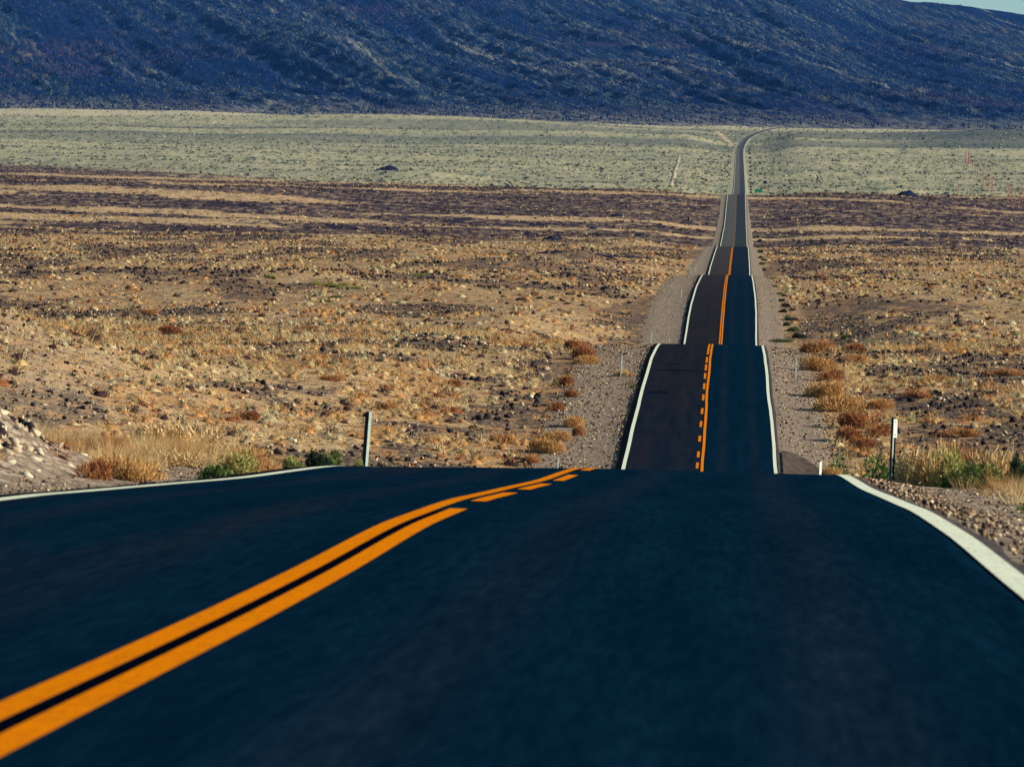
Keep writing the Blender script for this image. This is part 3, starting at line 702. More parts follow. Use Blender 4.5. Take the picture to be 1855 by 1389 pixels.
# shoulder gravel near the camera, and on the visible rise
gx = np.concatenate([rng.uniform(1.65, 6.5, 21000), rng.uniform(-9.5, -6.2, 10000)]); gd = np.concatenate([rng.uniform(24, 100, 21000), rng.uniform(40, 100, 10000)])
m = (gx < 0.054 * gd + 0.4) & (gx > -0.137 * gd - 0.4); gx, gd = keep(gx, gd, m)
gx2 = np.concatenate([rng.uniform(-10.6, -5.9, 6000), rng.uniform(2.1, 5.4, 3500)]); gd2 = rng.uniform(240, 400, 9500); gx2 = np.concatenate([gx2, rng.uniform(-10.6, -5.9, 2400), rng.uniform(1.9, 4.8, 1400)]); gd2 = np.concatenate([gd2, rng.uniform(540, 840, 3800)])
gx = np.concatenate([gx, gx2]); gd = np.concatenate([gd, gd2]); u = np.abs(u_of(gx, gd)); m = (u > 3.95); gx, gd = keep(gx, gd, m)
s3 = obj('shoulder_stones', rocks_mesh('shoulder_stones', gx, gd, np.where(gd < 110, 0.010 + 0.026 * rng.random(len(gx)) ** 2.5, 0.03 + 0.06 * rng.random(len(gx)) ** 2), rcol(len(gx), (1.5, 3, 4, 2.2, 0.8)) * np.array([1.0, 0.93, 0.85]), z=zt(gx, gd) + 0.04))
tag(s3, 'loose grey and tan gravel strewn along both road shoulders', 'gravel', kind='stuff')

# ------------------------------------------------------------------ counted rocks
def rock_mesh(name, seed, col):
    r = np.random.default_rng(seed); V = ICO * (0.7 + 0.55 * r.random((12, 1))) * np.array([1, 0.85, 0.72])
    # cut each face once for a chipped look
    vs_, fs = list(V), []
    for a, b, c in ICOF:
        mid = (V[a] + V[b] + V[c]) / 3 * (1.03 + 0.16 * r.random()); vs_.append(mid); k = len(vs_) - 1
        fs += [(a, b, k), (b, c, k), (c, a, k)]
    vs_ = np.array(vs_); cc = np.array(col) * (0.85 + 0.3 * r.random((len(vs_), 1)))
    return mesh_tris(name, vs_, np.array(fs), M_rock, cc)
RM_ = {'dark': [rock_mesh('rock', k, (0.022, 0.019, 0.024)) for k in range(4)],
       'tan': [rock_mesh('rock', 10 + k, (0.36, 0.28, 0.20)) for k in range(4)],
       'brown': [rock_mesh('rock', 20 + k, (0.09, 0.062, 0.048)) for k in range(4)],
       'pale': [rock_mesh('rock', 30 + k, (0.62, 0.55, 0.42)) for k in range(2)]}
def rock(kind, X, d, s, label, group=None, sink=0.25, name='rock'):
    o = obj(name, random.choice(RM_[kind]), None, (X, d, float(zt(X, d)) + s * (0.6 - sink)))
    o.scale = (s * random.uniform(0.8, 1.25), s * random.uniform(0.8, 1.2), s * random.uniform(0.8, 1.1))
    o.rotation_euler = (random.uniform(-.5, .5), random.uniform(-.5, .5), random.uniform(0, 6.28))
    return tag(o, label, 'rock', group)
def rock_px(kind, u_, v_, wpx, label, group=None, **k):
    X, d, z = at(u_, v_); return rock(kind, X, d, wpx * d / F / 2, label, group, **k)
rock_px('dark', 153, 806, 26, 'black angular boulder standing alone beside the spoil heap, left of the tall dry grass')
rock_px('pale', 533, 801, 13, 'single pale rounded boulder on the slope left of the tall left marker post')
rock_px('dark', 987, 614, 12, 'dark boulder standing alone at the left end of the second crest shoulder')
rock_px('dark', 1068, 634, 11, 'dark boulder on the gravel shoulder left of the second crest')
rock_px('brown', 402, 553, 12, 'brown boulder on the tan slope above the left gravel bank')
for (u_, v_, wp, k_) in ((52, 778, 30, 'dark'), (20, 762, 20, 'dark'), (10, 790, 16, 'brown'), (30, 820, 18, 'dark'), (82, 855, 16, 'dark'), (14, 858, 26, 'dark'), (60, 815, 14, 'brown'), (96, 800, 12, 'dark')):
    rock_px(k_, u_, v_, wp, {'dark': 'dark rock bedded in the pale spoil heap at the left edge', 'brown': 'brown rock bedded in the pale spoil heap at the left edge'}[k_], 'rocks in the spoil heap')
for k in range(80):
    X = random.uniform(-13, -9.2); d = random.uniform(60, 76); kd = random.choices(('tan', 'brown', 'dark'), (6, 2, 1))[0]
    rock(kd, X, d, random.uniform(0.04, 0.13), {'tan': 'pale tan stone on the spoil heap at the left edge', 'brown': 'small brown stone on the spoil heap at the left edge', 'dark': 'small dark stone on the spoil heap at the left edge'}[kd], 'stones on the spoil heap')
cnt = 0
while cnt < 120:
    X, d = in_frame(1, 250, 360); X, d = float(X[0]), float(d[0])
    if not bool(mask(np.array([X]), np.array([d]), 9, 8)[0]) or float(stony(X, d)) < 0.08: continue
    side = 'left' if u_of(X, d) < 0 else 'right'
    kd = random.choices(('dark', 'brown', 'tan'), (6, 3, 1))[0]
    rock(kd, X, d, random.uniform(0.14, 0.30), '%s rock among broken stones on the slope %s of the road' % ({'dark': 'blackish', 'brown': 'brown', 'tan': 'tan'}[kd], side), 'rocks on the slope %s of the road' % side); cnt += 1
for k in range(70):
    d = random.uniform(24, 80); X = float(XC(d)) + random.uniform(4.2, 7.6)
    kd = random.choices(('tan', 'brown', 'dark'), (5, 3, 3))[0]
    rock(kd, X, d, random.uniform(0.025, 0.055), '%s stone in the near right gravel shoulder' % {'tan': 'tan', 'brown': 'brown', 'dark': 'dark'}[kd], 'stones in the near right shoulder')

# ------------------------------------------------------------------ shrubs
def foliage(name, seed, cols, n=900, leaf=0.055, lump=7, hgt=0.8, stringy=0.0):
    r = np.random.default_rng(seed)
    L = r.normal(size=(lump, 3)); L /= np.linalg.norm(L, axis=1)[:, None]; L[:, 2] = np.abs(L[:, 2]) * 0.8
    L = L * (0.30 + 0.28 * r.random((lump, 1))); R = 0.28 + 0.24 * r.random(lump)
    i = r.integers(0, lump, n); q = r.normal(size=(n, 3)); q /= np.linalg.norm(q, axis=1)[:, None]
    c = L[i] + q * (R[i] * (0.45 + 0.55 * r.random(n) ** 0.4))[:, None]; c[:, 2] = np.abs(c[:, 2]) * hgt + 0.04
    a = r.normal(size=(n, 3)); a += q * 0.6 + np.array([0, 0, stringy]); a /= np.linalg.norm(a, axis=1)[:, None]
    b = np.cross(a, r.normal(size=(n, 3))); b /= np.linalg.norm(b, axis=1)[:, None]
    ll = leaf * (0.7 + 0.9 * r.random((n, 1))) * (1 + stringy * 1.6)
    V = np.stack([c - b * leaf * 0.30, c + b * leaf * 0.30, c + a * ll + b * leaf * 0.12, c + a * ll - b * leaf * 0.12], 1).reshape(-1, 3)
    cols = np.array(cols); cc = cols[(i + (r.random(n) < 0.3)) % len(cols)] * (0.75 + 0.5 * r.random((n, 1)))
    return mesh_tris(name, V, np.arange(len(V)).reshape(-1, 4), M_veg, np.repeat(cc, 4, 0))
def stems(seed, tall=0.75):
    r = random.Random(seed); b = MB()
    for k in range(9):
        a = r.uniform(0, 6.28); e = r.uniform(0.2, 0.9); l = tall * r.uniform(0.6, 1.0)
        p1 = (math.cos(a) * math.sin(e) * l * .5, math.sin(a) * math.sin(e) * l * .5, math.cos(e) * l * .5)
        p2 = (math.cos(a + .3) * math.sin(e) * l, math.sin(a + .3) * math.sin(e) * l, math.cos(e) * l * 0.95)
        b.tube((0, 0, -0.05), p1, 0.022, 0.014, 5); b.tube(p1, p2, 0.014, 0.005, 5)
    return b.mesh('stems', M_twig)
FOL = {'green': [foliage('foliage', 1, [(0.045, 0.10, 0.030), (0.10, 0.16, 0.045), (0.20, 0.23, 0.07)], 1500, 0.085), foliage('foliage', 2, [(0.05, 0.10, 0.03), (0.13, 0.17, 0.05)], 1500, 0.085)],
       'dkgreen': [foliage('foliage', 3, [(0.020, 0.075, 0.025), (0.03, 0.105, 0.03), (0.08, 0.16, 0.04)], 1700, 0.08)],
       'yellow': [foliage('foliage', 4, [(0.24, 0.27, 0.08), (0.32, 0.32, 0.10), (0.12, 0.18, 0.06)], 1500, 0.085), foliage('foliage', 14, [(0.30, 0.30, 0.10), (0.36, 0.30, 0.11)], 1500, 0.085)],
       'dark': [foliage('foliage', 5, [(0.015, 0.035, 0.025), (0.03, 0.055, 0.03)], 1500, 0.085)],
       'rust': [foliage('foliage', 6, [(0.30, 0.12, 0.05), (0.40, 0.19, 0.075), (0.20, 0.08, 0.045)], 1600, 0.05, 6, 0.75, 1.2), foliage('foliage', 7, [(0.42, 0.21, 0.08), (0.48, 0.28, 0.12), (0.26, 0.10, 0.05)], 1600, 0.05, 6, 0.7, 1.2)],
       'straw': [foliage('foliage', 8, [(0.52, 0.36, 0.17), (0.48, 0.29, 0.12), (0.56, 0.42, 0.23)], 1700, 0.05, 6, 0.75, 1.4), foliage('foliage', 9, [(0.50, 0.32, 0.13), (0.42, 0.22, 0.08)], 1700, 0.05, 6, 0.7, 1.4)]}
STEM = [stems(1), stems(2)]
CATN = {'green': 'shrub', 'dkgreen': 'shrub', 'yellow': 'shrub', 'dark': 'shrub', 'rust': 'dry bush', 'straw': 'grass tussock'}
NMN = {'green': 'green_shrub', 'dkgreen': 'green_shrub', 'yellow': 'yellow_green_shrub', 'dark': 'dark_shrub', 'rust': 'rust_bush', 'straw': 'grass_tussock'}
def shrub(kind, X, d, w, h, label, group=None, parts=True):
    e = bpy.data.objects.new(NMN[kind], None); COL.objects.link(e); e.location = (X, d, float(zt(X, d)) - 0.02)
    e.rotation_euler = (0, 0, random.uniform(0, 6.28)); e.scale = (w / 1.5, w / 1.5, h / 0.8)
    tag(e, label, CATN[kind], group)
    obj('foliage', random.choice(FOL[kind]), e)
    if parts: obj('stems', random.choice(STEM), e)
    return e
def shrub_px(kind, u_, v_, wpx, hpx, label, group=None, d=None):
    if d is None: X, d, z = at(u_, v_)
    else: X = float(ray(u_, v_)[0] * d)
    return shrub(kind, X, d, wpx * d / F, hpx * d / F, label, group)

ORD = ['first', 'second', 'third', 'fourth', 'fifth', 'sixth', 'seventh', 'eighth', 'ninth', 'tenth', 'eleventh', 'twelfth', 'thirteenth', 'fourteenth', 'fifteenth', 'sixteenth', 'seventeenth', 'eighteenth', 'nineteenth', 'twentieth', 'twenty-first', 'twenty-second', 'twenty-third', 'twenty-fourth']
def shrub_top(kind, u_, vtop, wpx, d, label, group):
    X = float(ray(u_, vtop)[0] * d); h = float(ray(u_, vtop)[2] * d) - float(zt(X, d))
    return shrub(kind, X, d, 1.3 * wpx * d / F, 1.3 * max(h, 0.12), label, group)
# along the near left edge line
G = 'shrubs along the near left edge of the road'
shrub_top('green', 392, 834, 48, 68, 'bright green low shrub, left half of the pair at the road edge left of centre', G)
shrub_top('yellow', 438, 818, 61, 71, 'yellow green shrub backed by a rust bush, right half of the roadside pair', G)
shrub_top('rust', 440, 806, 72, 76, 'rust brown dry bush rising behind the yellow green shrub pair', G)
shrub_top('yellow', 529, 826, 37, 78, 'small yellow green shrub between the shrub pair and the dark round shrub', G)
shrub_top('green', 602, 812, 37, 85, 'pale green shrub leaning on the right of the dark round shrub', G)
shrub_top('dark', 578, 808, 39, 83, 'dark round shrub at the road edge left of the tall marker post', G)
shrub_top('yellow', 650, 832, 19, 91, 'tiny yellow green shrub at the foot of the tall left marker post', G)
shrub_top('green', 702, 838, 17, 95, 'tiny green sprig right of the tall left marker post at the crest', G)
shrub_top('straw', 215, 826, 99, 74, 'dark straw tussock beside the black boulder at left', G)
shrub_top('straw', 245, 836, 66, 73, 'pale straw tussock between the black boulder and the green shrubs', G)
shrub_top('rust', 180, 832, 60, 72, 'reddish brown dry bush below the black boulder', G)
for k, (u_, v_, wp, hp, kd) in enumerate(sorted(((300, 800, 190, 75, 'straw'), (360, 790, 170, 60, 'straw'), (240, 790, 170, 60, 'straw'), (420, 815, 120, 50, 'straw'), (310, 835, 130, 50, 'straw'), (150, 760, 120, 46, 'straw'), (70, 735, 120, 40, 'rust'), (330, 760, 150, 40, 'straw')))):
    shrub_px(kd, u_, v_, wp, hp, (ORD[k] + ' billowing %s tussock from the left in the grassy bank at lower left') % ('straw coloured' if kd == 'straw' else 'rust coloured'), 'tussocks of the grassy bank at lower left', 95 + 8 * (830 - v_) / 20)
# along the near right edge line
G = 'shrubs along the near right edge of the road'
shrub_top('dkgreen', 1524, 832, 55, 104, 'small dark green shrub nearest the right edge line at the crest', G)
shrub_top('dkgreen', 1596, 828, 77, 99, 'dark green rounded shrub just left of the white topped marker post', G)
shrub_top('yellow', 1640, 826, 44, 88, 'yellow green shrub just right of the white topped marker post', G)
shrub_top('straw', 1690, 808, 88, 86, 'pale straw tussock right of the white topped marker post', G)
shrub_top('rust', 1735, 796, 92, 92, 'tall rust brown bush behind the green grass clump at right', G)
shrub_top('green', 1775, 836, 99, 84, 'wide green grass clump at right beside the gravel', G)
shrub_top('yellow', 1722, 812, 55, 85, 'upright yellow green shrub left of the wide green clump', G)
shrub_top('straw', 1815, 812, 88, 88, 'straw tussock right of the wide green clump', G)
shrub_top('dark', 1848, 812, 44, 80, 'dark shrub at the right edge of the photo', G)
shrub_px('green', 1850, 905, 24, 30, 'small green weed in the gravel at the right edge of the photo', G, 62)
shrub_top('straw', 1505, 846, 33, 94, 'low pale tuft beside the small post top at the crest', G)

# second rise, both shoulders
G = 'shrubs on the shoulders of the second rise'
shrub_px('straw', 1129, 683, 36, 20, 'lone orange grass tuft at the foot of the thin post on the left gravel shoulder', G)
shrub_px('green', 1146, 703, 11, 9, 'lone small green tuft on the left gravel shoulder', G)
shrub_px('green', 1420, 620, 44, 9, 'flat green patch of plants at the right end of the second crest', G)
shrub_px('green', 1533, 612, 22, 10, 'small green shrub on the slope right of the second crest', G)
for (u_, v_, wp, hp) in sorted(((1480, 640, 66, 34), (1545, 640, 50, 24), (1480, 672, 60, 32), (1550, 660, 44, 26), (1512, 690, 60, 26), (1500, 720, 70, 36), (1525, 745, 80, 38), (1545, 775, 84, 40), (1530, 800, 70, 36), (1560, 815, 60, 30), (1590, 740, 60, 26), (1600, 790, 60, 28)), key=lambda q: q[1]):
    kR = kR + 1 if 'kR' in globals() else 0
    shrub_px(random.choice(('rust', 'straw')), u_, v_, wp, hp, ORD[kR] + ' orange brown bush counted from the far end of the row on the right shoulder', 'bushes along the right shoulder of the second rise')
for (u_, v_, wp, hp) in sorted(((1050, 652, 60, 34), (1040, 635, 50, 26), (1065, 660, 40, 22), (1022, 700, 40, 26), (1030, 720, 36, 20), (1040, 775, 44, 28), (1052, 790, 34, 24), (985, 820, 60, 34), (1010, 745, 36, 22), (1010, 800, 50, 26), (960, 838, 40, 22)), key=lambda q: q[1]):
    kL = kL + 1 if 'kL' in globals() else 0
    shrub_px(random.choice(('rust', 'rust', 'straw')), u_, v_, wp, hp, ORD[kL] + ' orange brown bush counted from the far end of the left gravel shoulder', 'bushes along the left shoulder of the second rise')
for (u_, v_, wp, hp) in sorted(((915, 800, 44, 20), (300, 605, 60, 22), (350, 612, 60, 18), (270, 570, 34, 16), (560, 600, 50, 14), (450, 760, 50, 20), (700, 740, 40, 18), (820, 700, 44, 16), (600, 690, 50, 18), (1700, 690, 50, 16), (1820, 680, 70, 18), (1740, 790, 70, 22), (1660, 720, 60, 20))):
    kS = kS + 1 if 'kS' in globals() else 0
    shrub_px('rust', u_, v_, wp, hp, ORD[kS] + ' reddish dry bush from the left on the open tan slope', 'dry bushes scattered on the open slope')
# green shrubs up the right verge of the third and later rises
for (u_, v_, wp, hp) in sorted(((1427, 556, 14, 9), (1420, 566, 16, 10), (1430, 580, 20, 13), (1424, 590, 15, 10), (1440, 600, 20, 12), (1416, 546, 12, 8), (1412, 534, 11, 7), (1447, 612, 24, 14), (1404, 520, 9, 6), (1398, 506, 10, 6),
                         (1385, 490, 9, 6), (1380, 480, 10, 8), (1378, 468, 9, 7), (1377, 458, 10, 8), (1374, 448, 8, 7), (1376, 438, 8, 8), (1372, 430, 7, 6), (1384, 472, 8, 6), (1368, 420, 6, 5), (1366, 408, 6, 4), (1362, 372, 5, 4), (1362, 395, 5, 4), (1360, 384, 5, 4)), key=lambda q: -q[1]):
    kV = kV + 1 if 'kV' in globals() else 0
    shrub_px(random.choice(('dkgreen', 'green', 'dark')), u_, v_, wp, hp, ORD[kV] + ' green shrub counted from the near end of the string up the right verge', 'green shrubs along the right verge')
for (u_, v_, wp, hp) in ((575, 516, 34, 9), (600, 520, 40, 9), (625, 519, 36, 10), (648, 524, 30, 8), (610, 540, 30, 7), (590, 548, 26, 7), (760, 500, 46, 6), (490, 503, 24, 8)):
    shrub_px('yellow' if v_ < 525 else 'green', u_, v_, wp, hp, 'yellow green shrub in the damp green patch on the left slope', 'shrubs of the green patch on the left slope')

for k, v_ in enumerate((272, 280, 288, 296, 304, 312, 319, 326, 333, 340, 345, 350)):  # made-up shrubs strung along the verge to draw the ditch's shadow line
    shrub_px('dark', 1358 + 0.03 * (v_ - 272), v_, 4.5, 5.5, ORD[k] + ' dark shrub from the top of the string added for the far ditch shadow', 'dark shrubs added for the far ditch shadow')
def track(name, px, w_):
    p = np.array([at(u_, v_)[:2] for u_, v_ in px]); t = np.linspace(0, 1, 60) * (len(p) - 1); k = np.arange(len(p))
    x = np.interp(t, k, p[:, 0]); y = np.interp(t, k, p[:, 1]); us_ = np.array([-0.5, -0.2, 0.2, 0.5]) * w_
    dx, dy = np.gradient(x), np.gradient(y); L_ = np.hypot(dx, dy); X = x[:, None] + us_ * (dy / L_)[:, None]; Y = y[:, None] - us_ * (dx / L_)[:, None]
    o = obj(name, grid_mesh(name, np.stack([X, Y, zt(X, Y) + np.array([-0.1, 0.35, 0.35, -0.1])], -1), M_track)); tag(o, kind='structure')
M_track = flat('pale_dirt', (0.40, 0.35, 0.235), 0.95, 0.0, 0, 0.2, 0.4)
track('dirt_track', [(1214, 338), (1222, 310), (1230, 284)], 3.2)
track('dirt_track', [(1326, 266), (1316, 254), (1304, 244), (1297, 238)], 9)
# far dark outcrops, and the gully bank with its shade painted on
def outcrop(u_, v_, wpx, hpx, label, seed):
    X, d, z = at(u_, v_); r = np.random.default_rng(seed); w_ = wpx * d / F; h_ = hpx * d / F * 1.5
    n, mm = 22, 9; a = np.linspace(-1, 1, n); b = np.linspace(-1, 1, mm); A, B = np.meshgrid(a, b, indexing='ij')
    H = (1 - A ** 2) * (1 - B ** 2) * (0.7 + 0.5 * fbm(A * 3 + seed, B * 2, seed, 3)) * h_
    V = np.stack([A * w_ / 2, B * w_ * 0.25 + 0.3 * fbm(A * 4, B * 4, seed + 1, 2), H - 0.3], -1); me = grid_mesh('dark_outcrop_or_bank', V, M_outcrop_bankshade, smooth=False)
    o = obj('dark_outcrop_or_bank', me, None, (X, d, z)); o.rotation_euler = (0, 0, 0.1); return tag(o, label, 'outcrop')
M_outcrop_bankshade = flat('dark_rock_and_bank_shade', (0.012, 0.017, 0.04), 0.95, 0.02, 0, 0.6, 0.6)
outcrop(1000, 434, 40, 7, 'long low dark outcrop above the dark gully line, left of the road', 1)
outcrop(1072, 415, 26, 5, 'small dark outcrop up right of the long low one', 2)
for k, (u_, v_, wp, hp) in enumerate(((935, 455, 80, 3.2), (1010, 457, 90, 5), (1085, 462, 90, 4.5), (1150, 467, 80, 4.5))):  # the bank's shadow is put in as near-black rock colour
    outcrop(u_, v_, wp, hp, ['leftmost', 'second', 'third', 'rightmost'][k] + ' length of the gully bank left of the road, its shadow painted dark', 20 + k)
outcrop(1118, 391, 30, 5, 'narrow dark outcrop highest of the three left of the road', 3)
outcrop(703, 309, 46, 8, 'dark outcrop alone on the pale flats left of centre', 4)
outcrop(1643, 355, 44, 9, 'dark low mound on the pale flats at right near the poles', 5)
outcrop(1712, 352, 12, 4, 'tiny dark mound between the larger mound and the poles', 6)
outcrop(1386, 333, 11, 5, 'dark clump just above the green sign', 7)

# ------------------------------------------------------------------ marker posts
def channel_post(X, d, ztop, wid, label, lean=0.03, dark_left=True, panel=False, refl=None, group=None, rot=0.0):
    z = float(zt(X, d)); h = ztop - z
    e = bpy.data.objects.new('marker_post', None); COL.objects.link(e); e.location = (X, d, z); e.rotation_euler = (0, lean, rot)
    tag(e, label, 'marker post', group)
    b = MB(); w_ = wid / 2; t = 0.006
    # open hat section: a web turned to the left and a broad flange turned to the sun
    prof = [(w_ * 0.02, -0.062), (w_, 0.045), (w_ - t, 0.05), (w_ * 0.02, -0.05)] if not panel else [(-w_, -0.03), (-w_ + t, -0.03), (-w_ * 0.2 + t, 0.035), (w_, 0.03 - 0.055), (w_, 0.03 - 0.055 + t), (-w_ * 0.2, 0.035 + t)]
    if not dark_left: prof = [(-w_ * 0.8, -0.09), (w_, 0.045), (w_ - t, 0.05), (-w_ * 0.8, -0.075)]
    b.prism(prof, -0.3, h)
    obj('channel', b.mesh('channel', M_dksteel_shade if panel else (M_galv if dark_left else M_thin)), e)
    if panel:
        b = MB(); b.box(-w_ * 0.95, w_ * 1.05, -0.048, -0.042, h * 0.72 + 0.0, h - 0.015); obj('reflector_panel', b.mesh('reflector_panel', M_panel), e)
        b = MB(); b.box(-w_ - 0.004, -w_ * 0.55, -0.05, -0.036, 0.0, h * 0.72); obj('flange', b.mesh('flange', M_galv), e)
        b = MB(); b.tube((0.0, -0.056, h - 0.06), (0.0, -0.048, h - 0.06), 0.009, 0.009, 8); b.tube((0.0, -0.056, h * 0.76), (0.0, -0.048, h * 0.76), 0.009, 0.009, 8); obj('bolts', b.mesh('bolts', M_dksteel_shade), e)
    else:
        b = MB(); b.box(-w_ - 0.012, w_ * 0.12 if dark_left else -w_ * 0.5, -0.066 if dark_left else -0.036, 0.034, -0.2, h - 0.004); obj('painted_shade_side', b.mesh('painted_shade_side', M_dksteel_shade), e)  # left half away from the sun, its shade given by the dark colour
    if refl:
        b = MB(); b.box(-w_ * 0.8, w_ * 0.9, -0.05, -0.038, h * refl, h * refl + 0.09); obj('reflector', b.mesh('reflector', M_red), e)
    return e
def post_px(u_, vtop, vbase, wpx, label, d=None, **k):
    if d is None: X, d, z = at(u_, vbase)
    else: X = float(ray(u_, vbase)[0] * d)
    if k.get('panel'): k.setdefault('rot', 0.7)
    k.setdefault('dark_left', wpx > 9 or bool(k.get('panel')))
    return channel_post(X, d, float(ray(u_, vtop)[2] * d), (wpx if wpx > 5 else 0.85 * wpx) * d / F, label, **k)
post_px(660, 745, 848, 9.5, 'tall grey steel marker post at the crest beside the left edge line', d=96, lean=0.055)
post_px(1614, 757, 861, 9, 'steel marker post with a white reflective top beside the right edge line', d=86, lean=0.03, panel=True)
G = 'thin posts along the gravel shoulders'
post_px(1125, 643, 684, 4.5, 'thin pale post behind the lone orange tuft on the left shoulder', group=G)
post_px(1441, 648, 686, 3.2, 'thin post with a red mark on the right shoulder of the second rise', group=G, refl=0.55)
post_px(1008, 829, 850, 4, 'thin pale post top poking over the near crest left of the road', d=240, group=G)
post_px(1482, 835, 856, 5.5, 'short white post poking over the near crest right of the road', d=225, group=G, panel=True)
post_px(1179, 600, 622, 3.6, 'thin pale post in the grass left of the third rise', group=G)
post_px(1212, 614, 622, 2.6, 'short thin post at the second crest left of the road', d=560, group=G)
post_px(1234, 524, 540, 2.4, 'thin post on the left gravel verge halfway up the third rise', group=G)
post_px(1251, 484, 498, 2.2, 'thin post left of the third crest, left one of the pair', group=G)
post_px(1260, 481, 495, 2.2, 'thin post left of the third crest, right one of the pair', group=G)
post_px(1307, 340, 352, 2.0, 'thin post at the left verge beside the pale roadside boards', group=G)

def stump(u_, v0, v1, wpx, label):
    X, d, z = at(u_, v1); h = (v1 - v0) * d / F; r = wpx * d / F / 2; b = MB(); b.tube((0, 0, -0.2), (0.05, 0, h * 0.7), r, r * 0.9, 9); b.tube((0.05, 0, h * 0.7), (0.09, 0, h), r * 0.9, r * 0.55, 9)
    o = obj('wooden_stump', b.mesh('wooden_stump', M_stump), None, (X, d, z)); tag(o, label, 'stump', 'pair of dark wooden stumps')
stump(1072, 464, 475, 3.0, 'taller dark stump, right one of the pair on the tan slope')
stump(1067, 469, 477, 3.6, 'shorter dark stump, left one of the pair on the tan slope')

# ------------------------------------------------------------------ road signs far off
def sign_board(u_, vmid, wpx, hpx, d, face, label, name, cat, back=False):
    X = float(ray(u_, vmid)[0] * d); zc = float(ray(u_, vmid)[2] * d); z = float(zt(X, d)); w_ = wpx * d / F; h_ = hpx * d / F
    zc = max(zc, z + h_ / 2 + 0.5)
    e = bpy.data.objects.new(name, None); COL.objects.link(e); e.location = (X, d, z); tag(e, label, cat)
    b = MB(); b.box(-w_ / 2, w_ / 2, -0.03, 0.0, zc - z - h_ / 2, zc - z + h_ / 2); obj('board', b.mesh('board', face), e)
    for s in (-1, 1):
        b = MB(); b.box(s * w_ * 0.3 - 0.06, s * w_ * 0.3 + 0.06, 0.005, 0.12, -0.4, zc - z + h_ / 2 - 0.03); obj('post', b.mesh('post', M_pole), e)
sign_board(1373, 346, 12, 6, at(1373, 352)[1], M_green, 'small green road sign on the right verge where the pale flats begin', 'road_sign', 'road sign')
sign_board(1303, 343, 7, 5, at(1303, 350)[1], M_panel, 'pale board on the left verge opposite the green sign', 'road_sign', 'road sign')

# ------------------------------------------------------------------ power poles
def pole(u_, v0, v1, wpx, label):
    X, d, z = at(u_, v1); h = (v1 - v0) * d / F; r = 1.3 * wpx * d / F / 2
    e = bpy.data.objects.new('power_pole', None); COL.objects.link(e); e.location = (X, d, z); tag(e, label, 'power pole', 'wooden power poles crossing the flats at right')
    b = MB(); b.tube((0, 0, -0.5), (0, 0, h), r, r * 0.75, 8); obj('pole_shaft', b.mesh('pole_shaft', M_pole), e)
    b = MB(); b.box(-1.1, 1.1, -0.07, 0.07, h - 0.75, h - 0.6); obj('crossarm', b.mesh('crossarm', M_pole), e)
    b = MB()
    for x in (-1.0, -0.4, 0.4, 1.0): b.tube((x, 0, h - 0.6), (x, 0, h - 0.42), 0.05, 0.03, 6)
    obj('insulators', b.mesh('insulators', M_dksteel_shade), e)
PX = [(1750, 274, 296, 1.7), (1755, 273, 297, 1.7), (1758, 278, 296, 1.2), (1762, 296, 306, 1.0), (1767, 298, 314, 1.0), (1771, 300, 318, 1.0), (1777, 306, 326, 1.0), (1781, 312, 338, 1.1), (1786, 318, 342, 1.1), (1790, 322, 348, 1.1),
      (1797, 322, 356, 1.3), (1736, 335, 362, 0.9), (1822, 330, 350, 1.0), (1826, 334, 364, 1.1), (1829, 332, 364, 1.1), (1832, 334, 366, 1.3), (1839, 340, 367, 1.1), (1847, 342, 368, 1.1), (1852, 340, 368, 1.1)]
WH = ['farthest pole, leftmost of the tight cluster of three', 'middle pole of the tight far cluster of three', 'right pole of the tight far cluster of three', 'short pole just below the far cluster', 'second pole down from the far cluster',
      'third pole down from the far cluster', 'fourth pole down from the far cluster', 'fifth pole down, where the row bends right', 'sixth pole down the slanting row', 'seventh pole down, left of the tall pole', 'tall pole ending the slanting row',
      'lone thin pole standing left of the slanting row', 'short pole at the left of the nearest group', 'second pole from the left in the nearest group', 'third pole from the left in the nearest group', 'thickest pole in the middle of the nearest group',
      'third pole from the right edge of the photo', 'second pole from the right edge of the photo', 'rightmost pole at the edge of the photo']
for p_, t_ in zip(PX, WH): pole(*p_, 'reddish wooden ' + t_)

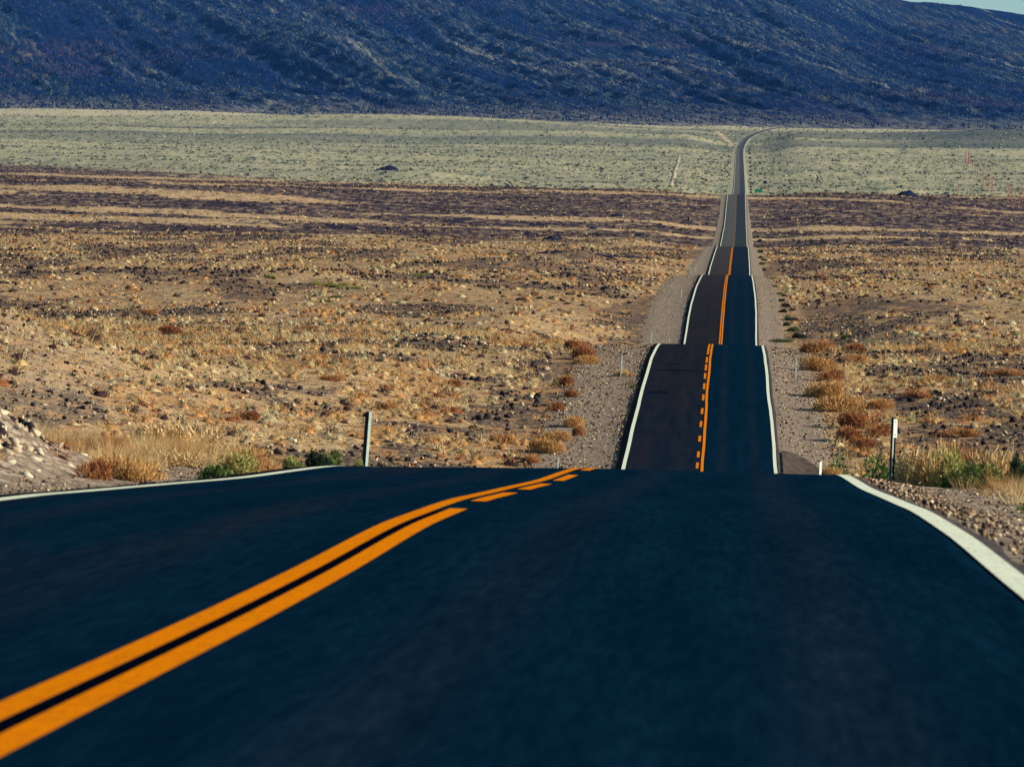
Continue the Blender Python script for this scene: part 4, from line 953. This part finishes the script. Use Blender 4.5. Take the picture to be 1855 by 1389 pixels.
# ------------------------------------------------------------------ car
def car(u_, v_):
    r = ray(u_, v_); d = float(at(u_, v_)[1]); X = float(XC(d)) - 1.8; z = float(P(d)) + 0.01
    e = bpy.data.objects.new('car', None); COL.objects.link(e); e.location = (X, d, z)
    tag(e, 'dark car driving in the left lane where the far road starts to bend', 'car')
    prof = [(-2.2, 0.35), (-2.25, 0.75), (-1.3, 0.98), (-0.65, 1.48), (0.9, 1.52), (1.75, 1.05), (2.2, 0.98), (2.25, 0.4)]
    b = MB(); b.prism([(y, zz2) for y, zz2 in prof], -0.92, 0.92, axis='x'); obj('body', b.mesh('body', M_car), e)
    b = MB(); b.prism([(-1.28, 1.0), (-0.68, 1.44), (-0.62, 1.44), (-1.2, 1.0)], -0.78, 0.78, axis='x')
    for v in range(len(b.v)): b.v[v] = (b.v[v][0], b.v[v][1] - 0.03, b.v[v][2] + 0.02)
    obj('windscreen', b.mesh('windscreen', M_glass), e)
    for sx in (-0.86, 0.86):
        for y in (-1.4, 1.4):
            b = MB(); b.tube((sx - 0.1, y, 0.33), (sx + 0.1, y, 0.33), 0.33, 0.33, 14); obj('wheel', b.mesh('wheel', M_tyre), e)
        b = MB(); b.box(sx - 0.16 if sx > 0 else sx - 0.04, sx + 0.04 if sx > 0 else sx + 0.16, -2.29, -2.24, 0.62, 0.74); obj('headlight', b.mesh('headlight', M_panel), e)
        b = MB(); b.box(sx - 0.16 if sx > 0 else sx - 0.04, sx + 0.04 if sx > 0 else sx + 0.16, 2.24, 2.28, 0.75, 0.9); obj('tail_lamp', b.mesh('tail_lamp', M_lampred), e)
car(1336, 268)

# ------------------------------------------------------------------ the air
hm = bpy.data.materials.new('haze'); hm.use_nodes = True; ht = hm.node_tree; ht.nodes.clear()
pv = ht.nodes.new('ShaderNodeVolumePrincipled'); pv.inputs['Color'].default_value = (0.07, 0.31, 1.0, 1); pv.inputs['Density'].default_value = 0.8e-5; pv.inputs['Anisotropy'].default_value = 0.0
ho = ht.nodes.new('ShaderNodeOutputMaterial'); ht.links.new(pv.outputs[0], ho.inputs['Volume'])
zlo = min(float(ZZ.min()), float(MZ.min())) - 1.0; zhi = float(MZ.max()) + 25.0
hb = MB(); hb.box(-12500, 12500, -300, 19200, zlo, zhi)
haze = obj('haze', hb.mesh('haze', hm)); tag(haze, kind='stuff')
print('tris', sum(len(o.data.loops) - 2 * len(o.data.polygons) for o in SC.objects if o.type == 'MESH'), 'objects', len(SC.objects), 'z', zlo, zhi)
